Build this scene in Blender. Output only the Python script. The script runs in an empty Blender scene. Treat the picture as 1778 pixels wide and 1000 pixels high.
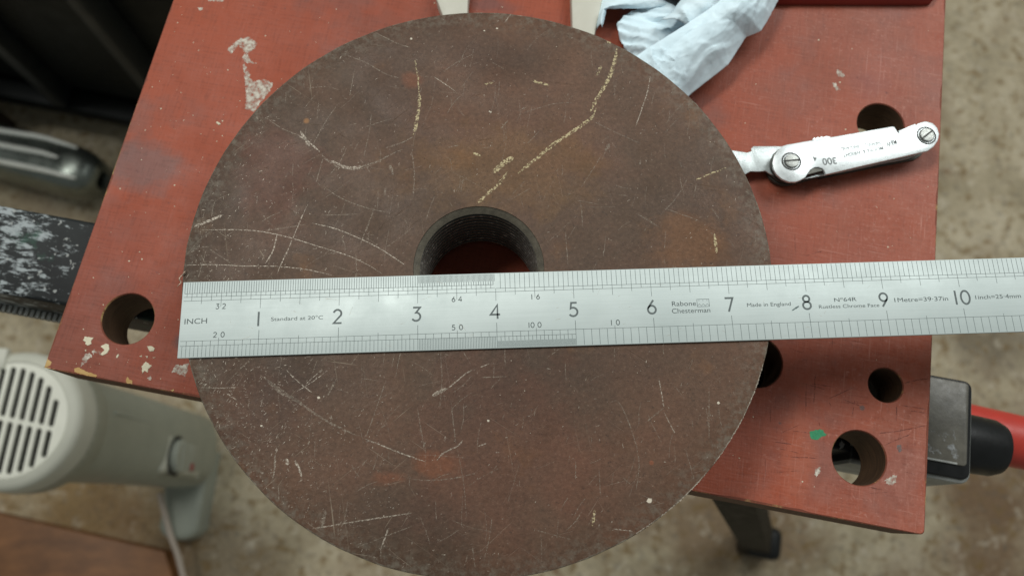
import bpy, bmesh, math, random
from mathutils import Matrix, Vector, noise
MM = 0.001
D = {'beam': {'bot': [(-196.26, 2.78), (-140.43, -6.77), (138.0, -51.07), (175.12, -54.32), (188.54, -55.55)],
          'end': [(195.38, -25.0), (188.52, -59.43)],
          'handle': [(227.75, -19.41), (251.06, -21.45), (247.64, -45.95)],
          'hub': [(203.66, -31.36), (200.81, -54.68), (219.67, -36.16), (217.45, -49.02)],
          'top': [(-204.55, 41.38), (-166.14, 36.02), (180.34, -20.54), (194.71, -22.96)],
          'z': -62},
 'blackrod': [(73.47, 122.67), (88.28, 122.8)],
 'blots': [(-141.4, 25.62), (131.86, -36.73), (-20.69, 122.79), (156.18, -38.24), (135.66, 117.04), (120.69, -36.79), (-103.16, -37.08)],
 'board': {'x0': -149.33, 'x1': 166.03, 'y0': -55.76},
 'board_angle': -8.35,
 'cab': [(-768.87, 462.57), (-734.22, 455.77), (-537.99, 422.27), (-478.89, 412.18)],
 'cab2': [(-588.31, 509.69), (-462.09, 354.37), (-479.48, 514.62), (-406.32, 387.07), (-544.47, 343.33), (-540.64, 392.69)],
 'cam': {'R': [[0.999239, 0.037495, 0.01078], [-0.039014, 0.960336, 0.276104], [0.0, 0.276314, -0.961067]], 'f': 1387.7, 'loc': [11.221, -78.993, 251.742]},
 'chalk': [(1.1, [(-24.23, 64.14), (-23.73, 59.58), (-24.07, 54.02), (-24.58, 48.52), (-25.1, 47.01)]), (0.5, [(-26.57, 76.46), (-25.76, 72.84), (-24.82, 68.74), (-24.23, 64.14)]),
           (1.25, [(45.57, 84.3), (44.44, 77.79), (42.29, 71.31), (39.05, 64.86), (36.13, 58.51)]),
           (1.2, [(38.16, 60.15), (36.8, 56.48), (32.68, 52.72), (27.22, 48.42), (22.72, 44.7), (17.37, 39.48), (11.64, 34.09)]),
           (1.7, [(10.06, 40.16), (6.52, 37.53), (3.49, 33.94)]), (0.95, [(8.27, 34.64), (5.04, 29.6), (1.59, 26.06), (-1.82, 22.35)]), (0.9, [(39.9, 77.05), (38.52, 72.73)]),
           (0.9, [(15.35, 69.92), (21.68, 68.3)]), (0.6, [(-1.27, 67.82), (1.98, 68.48)]), (0.9, [(78.36, 15.12), (78.84, 8.21)]),
           (0.45, [(72.64, 34.41), (77.89, 36.9), (83.25, 39.3)]), (0.7, [(41.74, 87.18), (43.28, 86.16)]), (0.8, [(-4.12, 41.05), (-1.34, 40.17)]),
           (0.8, [(39.03, -75.46), (38.26, -80.35)]), (0.6, [(-48.44, -44.52), (-47.73, -45.34)])],
 'chips': [[(-138.46, -53.86), (-136.92, -53.27), (-133.89, -54.16), (-129.84, -54.74), (-129.54, -55.25), (-129.9, -55.69), (-134.16, -55.66), (-137.98, -55.22)],
           [(-150.45, -54.19), (-150.71, -52.69), (-150.63, -50.75), (-149.32, -52.25), (-147.22, -53.2), (-147.33, -54.56), (-149.1, -55.55)],
           [(-119.07, -54.62), (-118.75, -53.23), (-117.86, -54.21), (-116.65, -54.36), (-116.37, -55.83), (-118.53, -55.66)],
           [(-102.34, -55.29), (-101.41, -54.55), (-100.94, -54.83), (-101.24, -55.72)], [(-150.28, -56.08), (-149.01, -55.27), (-144.87, -56.02), (-145.11, -56.45)]],
 'chrome': [(-658.61, 385.56), (-566.64, 372.29), (-532.16, 346.17), (-541.61, 317.78), (-647.37, 333.23)],
 'chrome_refl': [[(-651.15, 379.02), (-605.84, 373.65), (-560.89, 361.83)], [(-646.67, 358.15), (-601.3, 351.25), (-565.77, 341.57)],
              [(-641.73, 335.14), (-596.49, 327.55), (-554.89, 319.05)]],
 'faint': [(0.5, [(-57.06, 39.26), (-53.17, 36.03), (-49.49, 34.73), (-44.09, 33.8), (-37.2, 36.22), (-32.12, 39.35), (-28.27, 41.47)]),
           (0.3, [(-55.04, 36.91), (-49.4, 33.77), (-43.15, 33.27), (-38.01, 35.22)]), (0.3, [(-53.96, 26.4), (-46.5, 21.99), (-37.5, 19.09), (-30.43, 17.98)]),
           (0.3, [(-51.8, 77.44), (-44.15, 74.63), (-36.42, 70.29), (-31.72, 68.95)]), (0.3, [(-41.5, 86.91), (-33.73, 82.99), (-28.01, 81.13)]),
           (0.25, [(-51.79, 58.36), (-55.6, 51.16), (-59.14, 42.1)]), (0.25, [(-47.59, 71.88), (-48.36, 60.54)]), (0.25, [(-40.14, 54.83), (-40.35, 46.85), (-41.36, 37.98)]),
           (0.3, [(-25.09, 40.63), (-23.65, 32.94), (-23.41, 23.43)]), (0.4, [(-46.17, 9.47), (-44.36, 4.07)]), (0.4, [(-35.88, 20.56), (-37.17, 15.38), (-39.81, 6.08)]),
           (0.25, [(-53.77, 16.08), (-40.81, 17.08)]), (0.3, [(-76.35, 51.26), (-70.5, 47.53), (-64.86, 45.3)]), (0.4, [(-24.62, 46.54), (-28.9, 43.89), (-34.1, 41.71)]),
           (0.3, [(-89.28, 2.68), (-80.88, -2.38)]), (0.3, [(-58.61, 12.63), (-66.22, 10.93), (-72.13, 9.77)]), (0.25, [(-55.09, 37.4), (-56.73, 27.71)]),
           (0.6, [(-32.93, 27.29), (-33.09, 23.97)]), (0.9, [(-32.26, 35.46), (-30.63, 31.68)]), (0.25, [(33.54, 23.54), (34.1, 14.98)]), (0.25, [(28.34, 13.8), (29.45, 1.74)]),
           (0.3, [(7.69, 54.19), (5.07, 50.51)]), (0.25, [(12.22, 56.96), (23.25, 61.05), (29.76, 61.85)]), (0.3, [(64.21, 60.76), (63.67, 56.1)]),
           (0.3, [(77.49, 24.42), (80.47, 19.76)]), (0.25, [(37.27, 54.96), (44.68, 51.2), (53.87, 47.04)]), (1.0, [(42.86, 46.57), (41.5, 44.0)]),
           (0.6, [(53.83, 41.03), (53.36, 39.02)]), (0.25, [(60.88, 23.72), (73.32, 19.46)]), (0.25, [(72.78, 32.95), (71.75, 28.04)]),
           (0.2, [(-71.5, -33.93), (-75.53, -38.81), (-78.07, -42.21)]),
           (0.6, [(-67.36, -38.49), (-62.03, -41.86), (-54.42, -46.47), (-48.62, -50.03), (-42.35, -53.27), (-35.08, -56.18)]), (0.6, [(-43.25, -38.64), (-45.42, -44.21)]),
           (0.3, [(-57.68, -71.66), (-56.92, -76.73)]), (1.0, [(-65.59, -39.52), (-60.17, -43.7), (-53.31, -46.7)]), (0.25, [(-27.48, -38.58), (-30.57, -50.31), (-32.32, -56.64)]),
           (0.25, [(-25.53, -29.89), (-26.04, -34.68)]), (0.3, [(-6.56, -44.76), (-4.18, -58.1)]), (0.25, [(-20.02, -67.89), (-14.86, -68.8), (-5.86, -68.18), (3.07, -65.91)]),
           (0.22, [(-3.84, -58.93), (-1.31, -68.83), (0.09, -79.1)]), (0.3, [(2.5, -36.51), (10.96, -35.88)]), (0.3, [(-16.97, -46.91), (-13.74, -60.43)]),
           (0.3, [(43.16, -43.05), (46.32, -42.72), (50.49, -51.93), (52.52, -61.03), (51.44, -70.07)]), (0.25, [(32.92, -61.27), (33.01, -66.79)]),
           (0.25, [(40.16, -63.52), (40.72, -71.46)]), (1.2, [(-42.66, -78.53), (-43.17, -83.4)]), (0.4, [(60.51, -43.74), (54.69, -48.66)]),
           (0.3, [(74.93, -36.3), (74.42, -53.06)]), (0.3, [(2.3, -87.45), (3.63, -94.02)]), (0.25, [(-32.58, -89.22), (-16.09, -82.38)]),
           (0.4, [(-59.77, -62.3), (-59.38, -69.81)]), (0.3, [(67.06, -56.41), (69.42, -65.41)])],
 'fl': [(-509.89, -85.62), (641.75, -42.25), (282.71, -90.48), (642.34, 197.64), (-309.1, -132.94)],
 'floorpts': [(-773.48, 638.67), (774.34, 708.83), (-599.78, -170.46), (658.03, -124.16)],
 'gauge': {'cover': (93.63, 82.92),
           'leaf': [(116.44, 62.68), (113.3, 62.78), (111.72, 62.77), (102.24, 62.36), (101.4, 61.17), (101.62, 60.32), (99.75, 59.55), (97.41, 59.86), (94.02, 60.28),
                    (90.13, 61.56), (91.98, 54.77), (97.11, 52.72), (98.58, 50.52), (100.71, 51.85), (103.84, 51.87), (106.46, 52.27), (108.47, 50.94), (111.54, 49.94),
                    (115.77, 51.25)],
           'notch': [(127.32, 51.06), (126.51, 52.03), (125.01, 52.52), (123.45, 52.29), (121.99, 51.28), (120.98, 49.95), (119.95, 48.24)],
           'outline': [(110.19, 59.04), (111.83, 60.64), (113.95, 61.47), (115.79, 61.83), (122.37, 63.37), (132.93, 65.71), (143.55, 68.17), (154.75, 70.79), (155.53, 70.71),
                       (156.69, 68.16), (159.0, 68.84), (161.45, 69.81), (163.17, 71.33), (164.86, 72.56), (167.85, 73.55), (170.4, 72.91), (172.03, 71.01), (172.51, 68.27),
                       (171.7, 65.66), (169.85, 63.01), (167.31, 61.08), (158.24, 58.43), (142.35, 53.93), (127.63, 49.62)],
           's1': (114.94, 54.45),
           's2': (167.47, 67.48),
           'tail': [(118.24, 47.06), (116.13, 46.14), (113.57, 46.03), (111.07, 47.03), (109.13, 48.89), (108.2, 50.8), (107.84, 53.58), (108.5, 56.42)],
           'teeth': [(124.66, 65.42), (125.51, 66.33), (126.01, 65.88), (126.85, 66.67), (127.45, 66.24), (128.45, 66.97), (128.94, 66.47), (130.03, 67.1), (131.6, 66.88),
                     (132.06, 66.03), (126.71, 64.65)],
           'txt': [('300', (131.91, 56.86), (126.54, 56.07)), ('SHEFFIELD · ENGLAND', (149.74, 64.54), (133.87, 60.9)), ('MOORE & WRIGHT', (150.2, 62.17), (134.45, 58.38)),
                   ('M&W', (155.53, 65.25), (151.41, 64.04)), ('4', (124.44, 57.1), (123.08, 56.76))],
           'under': [(119.74, 48.5), (138.17, 52.93), (153.6, 57.15), (156.25, 57.66), (161.07, 59.0), (163.8, 60.26), (163.42, 61.67), (127.71, 51.64)],
           'under2': [(157.96, 70.07), (162.95, 72.62), (165.16, 73.59), (164.89, 70.95), (161.55, 69.07)],
           'z': -24.5},
 'gouge': [[(147.72, -24.04), (155.04, -21.82), (165.16, -17.9)], [(156.48, -4.22), (161.04, -2.18), (165.64, -0.71)], [(121.59, -9.86), (122.2, -20.97)],
           [(124.56, -6.9), (124.94, -17.52)], [(130.21, -15.95), (131.19, -17.53)], [(154.25, -12.05), (154.41, -18.45)], [(135.0, -14.18), (142.04, -15.51)],
           [(150.78, -27.78), (154.08, -25.44), (159.62, -22.11)], [(146.0, -43.04), (151.07, -43.21)], [(159.25, -13.76), (164.99, -13.56)], [(155.72, -12.37), (164.93, -12.11)],
           [(127.03, -23.56), (127.73, -25.17)], [(118.25, -28.67), (125.66, -28.16)]],
 'green': [(124.03, -27.88), (125.85, -26.97), (127.82, -26.31), (128.95, -26.21), (129.33, -27.3), (130.77, -27.6), (128.57, -28.76), (127.51, -29.82), (126.41, -30.43),
           (124.67, -30.06)],
 'grey': [[(141.18, -15.66), (141.99, -14.93), (143.19, -15.58), (142.69, -16.85), (141.41, -16.68)],
          [(155.01, -26.99), (156.41, -26.45), (156.96, -28.34), (155.99, -29.38), (155.24, -28.2)], [(113.15, -26.44), (114.02, -26.45), (113.97, -27.16), (113.28, -27.18)]],
 'heater': {'base': (-344.14, -25.12),
            'c': (-389.47, -17.94),
            'cord': [(-398.82, -65.56), (-392.96, -85.19), (-382.95, -114.17), (-374.58, -133.14), (-364.86, -161.32), (-357.65, -195.28)],
            'foot': [(-403.64, -60.78), (-353.89, -44.82), (-392.13, -112.14), (-364.64, -119.95)],
            'gap': [(-396.08, -19.58), (-345.28, -28.16)],
            'knob': (-333.78, -34.27),
            'panel': [(-342.91, -24.41), (-375.68, -61.59), (-388.33, 25.77)],
            'ring': [(-333.44, -19.91), (-375.88, -71.45)],
            'shoulder': [(-334.11, -22.97), (-383.64, -74.82)],
            'side': [(-348.85, 27.91), (-335.35, -8.37), (-343.26, -50.76), (-353.98, 4.71)],
            'slot': [(-396.65, 23.53), (-391.97, -16.65)],
            'sw': (-331.22, -34.0)},
 'holes': [((-125.43, -32.83), 9.5), ((142.19, -33.7), 9.5), ((150.0, -6.09), 6.2), ((142.41, 98.17), 9.3), ((103.09, -6.19), 9.4)],
 'leg': {'foot': (322.51, -93.97), 'footw': [(305.81, -72.3), (346.71, -84.47)], 'top': (103.35, -50.2)},
 'logo': [(167.04, 10.98), (171.09, 10.86), (170.96, 13.48), (166.91, 13.6)],
 'pale': [(0.32, [(-56.5, 13.18), (-48.98, 11.65), (-40.92, 8.77), (-32.84, 5.0), (-23.83, -0.49)]),
          (0.26, [(-93.65, 9.15), (-85.09, 9.69), (-74.71, 9.66), (-64.15, 7.99), (-53.49, 5.06), (-44.66, 2.7), (-37.54, -0.16), (-31.26, -3.75)]),
          (0.3, [(-58.55, 20.08), (-60.49, 13.94), (-62.96, 5.12), (-64.84, -0.83), (-66.07, -4.9)]), (0.5, [(-64.86, 45.3), (-61.03, 43.0), (-56.62, 39.28)]),
          (0.28, [(-96.95, -3.31), (-87.67, -2.66), (-77.42, -2.69), (-66.36, -2.41), (-56.04, -3.15), (-47.34, -4.85)]), (0.4, [(-67.67, 8.58), (-68.3, 3.09), (-70.31, -1.5)]),
          (0.9, [(-95.56, 10.36), (-90.7, 12.68), (-86.5, 14.9)]), (0.9, [(-64.13, 46.81), (-60.39, 41.27)]), (0.3, [(-19.4, 70.01), (-15.09, 67.1), (-11.28, 64.4)]),
          (0.9, [(-52.29, 36.06), (-46.75, 33.88), (-41.47, 34.3)]), (0.35, [(57.36, 73.56), (56.17, 66.66), (52.07, 53.55)]), (0.4, [(7.0, 96.85), (4.75, 92.87)]),
          (0.22, [(-85.32, -43.05), (-79.86, -43.11), (-74.48, -42.62)]), (0.35, [(-77.2, -44.64), (-73.66, -46.68)]),
          (0.32, [(-59.37, -36.51), (-55.72, -39.69), (-50.11, -43.58)]), (0.2, [(-46.24, -36.11), (-50.76, -40.04), (-55.32, -43.24)]),
          (0.18, [(-47.92, -35.78), (-52.85, -40.95)]), (0.35, [(-59.33, -64.48), (-59.34, -67.08), (-59.6, -70.19)]), (0.7, [(-59.5, -60.82), (-59.55, -62.66)]),
          (1.0, [(-56.21, -63.84), (-55.44, -65.89)]), (0.6, [(-53.47, -64.52), (-52.21, -66.29), (-50.81, -69.34)]),
          (0.34, [(-32.86, -56.95), (-26.97, -58.97), (-21.11, -60.99), (-13.55, -63.22)]), (0.42, [(-2.27, -56.33), (-3.61, -58.08), (-8.03, -60.49), (-9.88, -62.8)]),
          (0.35, [(0.32, -33.94), (-2.53, -35.53), (-7.53, -40.14), (-12.59, -42.97)]), (1.0, [(-12.59, -42.97), (-10.36, -41.54), (-8.09, -40.46)]),
          (0.3, [(4.93, -31.97), (2.05, -33.27)]), (0.3, [(2.68, -58.0), (5.49, -56.88)]), (0.32, [(-15.86, -78.5), (-32.27, -81.54), (-46.09, -84.28)]),
          (0.33, [(59.06, -34.58), (59.74, -39.02), (60.51, -43.74)]), (0.28, [(60.49, -45.31), (63.83, -51.62)]), (0.25, [(44.32, -80.9), (50.57, -81.34)]),
          (0.5, [(-23.08, -83.13), (-24.65, -88.45)]), (0.2, [(-86.25, -43.16), (-74.7, -43.02)])],
 'plank': [(-597.17, -98.02), (-393.59, -132.89), (-377.3, -166.73)],
 'prong': [[(-26.51, 132.52), (-10.73, 133.25), (-11.1, 122.26), (-10.99, 115.78), (-10.71, 106.21), (-18.77, 105.85), (-21.43, 115.31), (-23.93, 121.68)],
           [(30.33, 135.12), (44.29, 135.76), (43.41, 124.73), (40.5, 108.5), (38.08, 97.89), (32.35, 97.64), (31.33, 110.74), (30.76, 124.16)]],
 'redblock': [(111.82, 129.51), (176.6, 132.16), (180.51, 132.89), (185.8, 146.05), (112.49, 142.69)],
 'ruler': [-95.8337, -9.2823, 0.0717, 25.1293],
 'rust': [((-26.84, 68.18), 3.2), ((-10.4, -64.17), 3.2), ((-23.36, -68.47), 2.6), ((-62.46, 50.85), 2.5), ((56.35, -60.93), 0.7), ((-70.51, 30.93), 9), ((3.89, 36.23), 12),
          ((68.45, 9.71), 9), ((11.5, -56.86), 12), ((-66.16, -50.98), 7)],
 'smear': [(197.64, 15.78), (200.21, 14.29)],
 'solid': [[(-138.6, -42.06), (-135.35, -41.85), (-135.83, -43.3), (-135.34, -44.19), (-136.55, -45.2), (-137.48, -44.79), (-137.55, -44.02), (-138.72, -43.46)],
           [(-131.78, -44.31), (-130.19, -43.22), (-129.15, -43.42), (-128.42, -45.04), (-128.73, -46.45), (-129.89, -47.64), (-130.74, -47.41), (-130.63, -46.61),
            (-130.07, -45.34), (-131.6, -44.86)],
           [(-115.44, -41.23), (-113.78, -40.93), (-112.4, -41.63), (-112.47, -42.63), (-113.88, -43.08)], [(-117.02, -45.41), (-116.04, -44.85), (-116.04, -45.42)],
           [(-115.07, -44.86), (-113.91, -44.83), (-113.86, -45.6)], [(-112.14, -44.89), (-111.04, -44.68), (-111.66, -45.18)],
           [(-114.05, -46.79), (-112.49, -47.46), (-111.65, -48.27), (-112.34, -49.17), (-112.3, -50.49), (-113.56, -50.15), (-113.95, -51.37), (-115.0, -48.7)],
           [(-125.13, -47.32), (-124.77, -46.1), (-124.28, -46.39), (-124.65, -47.62)], [(-136.98, -46.83), (-136.52, -46.48), (-136.23, -46.96), (-136.65, -47.2)],
           [(-115.96, 50.31), (-114.27, 49.36), (-114.57, 48.79), (-116.18, 49.5)]],
 'spots': [((55.62, -72.23), 0.75), ((5.46, -49.99), 0.35), ((-28.46, 84.88), 0.4), ((-2.37, 89.37), 0.3), ((2.16, 90.53), 0.35), ((-65.03, -54.33), 0.35),
           ((-48.25, -44.87), 0.45), ((77.76, -41.58), 0.4), ((1.38, 56.95), 0.3), ((0.97, 57.16), 0.3)],
 'streak': [[(-136.6, -48.51), (-134.96, -47.61), (-133.79, -48.76), (-134.82, -50.3), (-135.61, -51.98), (-136.39, -53.09), (-136.4, -51.36), (-136.6, -49.66)],
            [(-134.53, -47.15), (-133.62, -45.81), (-132.82, -47.03), (-133.67, -47.96)], [(-133.18, -47.09), (-131.24, -45.95), (-130.5, -46.98), (-132.27, -47.5)],
            [(-102.57, -45.79), (-101.04, -45.7), (-98.7, -44.5), (-98.53, -46.38), (-98.74, -49.48), (-101.62, -48.88), (-103.74, -48.89), (-103.46, -47.31)],
            [(-111.79, -52.69), (-110.99, -51.58), (-110.22, -52.78), (-110.84, -53.27)],
            [(-120.82, 82.19), (-117.51, 87.7), (-114.14, 89.21), (-109.81, 87.35), (-110.2, 84.84), (-112.28, 82.61), (-110.8, 79.26), (-107.76, 78.04), (-111.41, 77.58),
             (-113.87, 78.67), (-113.66, 81.74), (-116.86, 85.38), (-118.79, 80.75)],
            [(-113.03, 77.63), (-111.33, 76.15), (-107.08, 69.81), (-102.83, 71.81), (-98.81, 70.8), (-99.26, 66.58), (-103.0, 57.11), (-106.98, 58.08), (-107.84, 63.77)],
            [(151.44, -39.8), (154.69, -37.24), (155.55, -37.64), (154.85, -40.56), (152.64, -41.25)],
            [(123.47, 120.1), (125.93, 118.77), (127.18, 117.65), (124.91, 116.31), (123.66, 117.42)], [(121.62, 112.99), (123.13, 113.73), (125.29, 111.0), (124.19, 109.9)],
            [(-135.86, 102.49), (-132.38, 104.85), (-128.43, 105.62), (-128.74, 103.31), (-133.0, 102.76)], [(-138.4, 98.64), (-136.4, 99.31), (-136.24, 97.94), (-137.62, 97.67)],
            [(127.73, -40.0), (128.78, -38.96), (128.94, -40.91), (127.71, -43.37), (127.07, -42.38)]],
 'swarf': [(-95.86, -5.25), (-96.12, -6.05), (-97.16, -7.27), (-97.26, -8.45), (-96.74, -9.41), (-97.65, -10.82)],
 'text': [('INCH', (1.46, 14.11), (8.62, 14.01), 1.75), ('Standard at 20°C', (29.07, 13.9), (45.75, 13.79), 1.2), ('Rabone', (158.77, 13.0), (166.65, 13.07), 1.55),
          ('Chesterman', (158.55, 15.42), (171.06, 15.47), 1.55), ('Made in England', (183.25, 14.04), (197.59, 14.05), 1.25), ('Nº64R', (212.01, 13.23), (219.36, 13.16), 1.25),
          ('Rustless Chrome Face', (206.67, 15.33), (226.52, 15.34), 1.15), ('1Metre=39·37in', (231.75, 13.96), (249.47, 13.97), 1.4),
          ('1inch=25·4mm', (258.54, 13.84), (273.64, 13.79), 1.35)],
 'towel': [([(45.81, 80.72), (51.32, 87.17), (58.01, 92.99), (72.71, 104.1), (86.57, 115.63), (101.06, 134.97)],
            [(72.5, 75.91), (77.79, 81.65), (92.69, 95.03), (100.06, 107.33), (106.2, 110.5), (109.23, 115.68), (114.97, 127.25), (119.52, 141.22)]),
           ([(67.44, 86.91), (58.86, 97.36), (52.44, 103.09), (50.12, 109.06), (49.42, 114.36), (52.69, 119.08), (59.04, 123.44), (63.45, 140.19)],
            [(76.32, 86.71), (78.84, 97.1), (84.88, 107.83), (93.37, 118.87), (101.32, 141.16)]),
           ([(41.05, 111.85), (41.45, 119.39), (42.35, 125.41), (42.49, 139.23)], [(43.38, 110.87), (44.95, 119.49), (57.06, 120.3), (74.56, 122.17), (84.39, 139.61)]),
           ([(64.17, 110.77), (69.93, 114.97), (75.85, 124.54), (78.42, 135.48)], [(76.98, 104.14), (87.38, 113.66), (88.74, 120.28), (91.97, 133.78)])]}
# ------------------------------------------------------------------ camera, world, lights
SC = bpy.context.scene
COL = SC.collection
cam = bpy.data.cameras.new('camera')
cam_ob = bpy.data.objects.new('camera', cam); COL.objects.link(cam_ob)
R_ = D['cam']['R']; L_ = [v * MM for v in D['cam']['loc']]
cam_ob.matrix_world = Matrix(((R_[0][0], R_[1][0], -R_[2][0], L_[0]), (R_[0][1], R_[1][1], -R_[2][1], L_[1]),
                              (R_[0][2], R_[1][2], -R_[2][2], L_[2]), (0, 0, 0, 1)))
cam.sensor_width = 36.0
cam.lens = D['cam']['f'] / 1778 * 36.0
cam.clip_start = 0.01; cam.clip_end = 50
cam.dof.use_dof = True; cam.dof.focus_distance = 0.262; cam.dof.aperture_fstop = 10.8
SC.camera = cam_ob
SC.view_settings.view_transform = 'Standard'; SC.view_settings.look = 'None'
SC.view_settings.exposure = 0.0; SC.view_settings.gamma = 1.0
world = bpy.data.worlds.new('World'); SC.world = world; world.use_nodes = True
bg = world.node_tree.nodes['Background']; bg.inputs[0].default_value = (0.93, 1.0, 0.97, 1); bg.inputs[1].default_value = 0.18

def area_lamp(name, loc, target, sx, sy, power, col):
    l = bpy.data.lights.new(name, 'AREA'); l.shape = 'RECTANGLE'; l.size = sx; l.size_y = sy; l.energy = power; l.color = col
    o = bpy.data.objects.new(name, l); COL.objects.link(o); o.location = loc
    o.rotation_euler = (Vector(target) - Vector(loc)).to_track_quat('-Z', 'Y').to_euler()
    return o
area_lamp('ceiling_lamp', (-0.75, 0.75, 1.75), (0, 0, 0), 1.5, 0.35, 24, (1.0, 1.0, 0.95))
area_lamp('window_light', (1.05, 1.0, 1.5), (0, 0, 0), 1.1, 0.9, 20.5, (0.97, 1.0, 0.98))

# ------------------------------------------------------------------ node helpers
class NT:
    def __init__(s, name):
        s.m = bpy.data.materials.new(name); s.m.use_nodes = True
        s.t = s.m.node_tree; s.b = s.t.nodes['Principled BSDF']
        s.tc = s.n('ShaderNodeTexCoord').outputs['Object']
    def n(s, typ, **kw):
        x = s.t.nodes.new(typ)
        for k, v in kw.items(): setattr(x, k, v)
        return x
    def link(s, a, b): s.t.links.new(a, b)
    def put(s, sock, v):
        if hasattr(v, 'links') or isinstance(v, bpy.types.NodeSocket): s.link(v, sock)
        else: sock.default_value = v
    def mapping(s, scale=(1, 1, 1), rot=0.0, loc=(0, 0, 0)):
        m = s.n('ShaderNodeMapping'); s.link(s.tc, m.inputs[0])
        m.inputs['Scale'].default_value = scale; m.inputs['Rotation'].default_value = (0, 0, rot); m.inputs['Location'].default_value = loc
        return m.outputs[0]
    def noise(s, scale, detail=4, rough=0.55, vec=None, dist=0.0):
        x = s.n('ShaderNodeTexNoise'); x.inputs['Scale'].default_value = scale; x.inputs['Detail'].default_value = detail
        x.inputs['Roughness'].default_value = rough; x.inputs['Distortion'].default_value = dist
        s.link(vec if vec is not None else s.tc, x.inputs['Vector']); return x.outputs['Fac']
    def voro(s, scale, vec=None, out='Distance', feature='F1'):
        x = s.n('ShaderNodeTexVoronoi', feature=feature); x.inputs['Scale'].default_value = scale
        s.link(vec if vec is not None else s.tc, x.inputs['Vector']); return x.outputs[out]
    def ramp(s, fac, stops):
        r = s.n('ShaderNodeValToRGB'); s.link(fac, r.inputs[0]); e = r.color_ramp.elements
        while len(e) < len(stops): e.new(0.5)
        for el, (p, c) in zip(e, stops):
            el.position = p; el.color = (c, c, c, 1) if not isinstance(c, tuple) else (*c, 1)
        return r.outputs[0]
    def mix(s, fac, a, b, mode='MIX'):
        x = s.n('ShaderNodeMix', data_type='RGBA', blend_type=mode); s.put(x.inputs[0], fac)
        for i, v in ((6, a), (7, b)):
            if isinstance(v, tuple): x.inputs[i].default_value = (*v, 1)
            else: s.link(v, x.inputs[i])
        return x.outputs[2]
    def math(s, op, a, b=0.0):
        x = s.n('ShaderNodeMath', operation=op); s.put(x.inputs[0], a); s.put(x.inputs[1], b); return x.outputs[0]
    def blot(s, c, base, centre, rx, ry, col, amt, sc=60, soft=0.5):
        # an irregular stain: noise-broken ellipse round a point of the object (mm)
        m = s.n('ShaderNodeMapping'); s.link(s.tc, m.inputs[0]); kx, ky = 1000 / rx, 1000 / ry
        m.inputs['Scale'].default_value = (kx, ky, 0); m.inputs['Location'].default_value = (-centre[0] * MM * kx, -centre[1] * MM * ky, 0)
        l = s.n('ShaderNodeVectorMath', operation='LENGTH'); s.link(m.outputs[0], l.inputs[0])
        d = s.math('ADD', l.outputs['Value'], s.math('MULTIPLY', s.math('SUBTRACT', base, 0.5), 2.2))
        return s.mix(s.ramp(d, [(max(0, 1 - soft), amt), (1.0, 0.0)]), c, col)
    def streaks(s, ang, fine, lng, lo, hi, loc=0.0):
        a = s.mapping(rot=ang, loc=(loc, loc * .7, 0)); m = s.n('ShaderNodeMapping'); s.link(a, m.inputs[0])
        m.inputs['Scale'].default_value = (lng, fine, 0)
        return s.ramp(s.noise(1, 2, 0.5, vec=m.outputs[0], dist=0.15), [(lo, 0.0), (hi, 1.0)])
    def bump(s, hgt, strength=0.3, dist=0.0002, base=None):
        x = s.n('ShaderNodeBump'); x.inputs['Strength'].default_value = strength; x.inputs['Distance'].default_value = dist
        s.link(hgt, x.inputs['Height'])
        if base is not None: s.link(base, x.inputs['Normal'])
        return x.outputs[0]
    def set(s, base=None, rough=None, metal=None, normal=None, alpha=None, spec=None):
        for k, v in (('Base Color', base), ('Roughness', rough), ('Metallic', metal), ('Normal', normal), ('Alpha', alpha), ('Specular IOR Level', spec)):
            if v is None: continue
            if isinstance(v, tuple): v = (*v, 1)
            s.put(s.b.inputs[k], v)
        return s.m

def srgb(r, g, b):
    f = lambda c: (c / 255 / 12.92) if c / 255 <= 0.04045 else ((c / 255 + 0.055) / 1.055) ** 2.4
    return (f(r), f(g), f(b))

def plain(name, col, rough=0.5, metal=0.0, var=0.15, scale=60, bump=0.15, bd=0.0003, spec=None):
    n = NT(name); f = n.noise(scale, 5, 0.6)
    lo = tuple(c * (1 - var) for c in col); hi = tuple(min(1, c * (1 + var)) for c in col)
    c = n.ramp(f, [(0.3, lo), (0.7, hi)])
    r = n.ramp(n.noise(scale * 2.3, 3), [(0.3, max(0, rough - 0.08)), (0.7, min(1, rough + 0.08))])
    return n.set(c, r, metal, n.bump(n.noise(scale * 6, 4), bump, bd), spec=spec)

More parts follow.
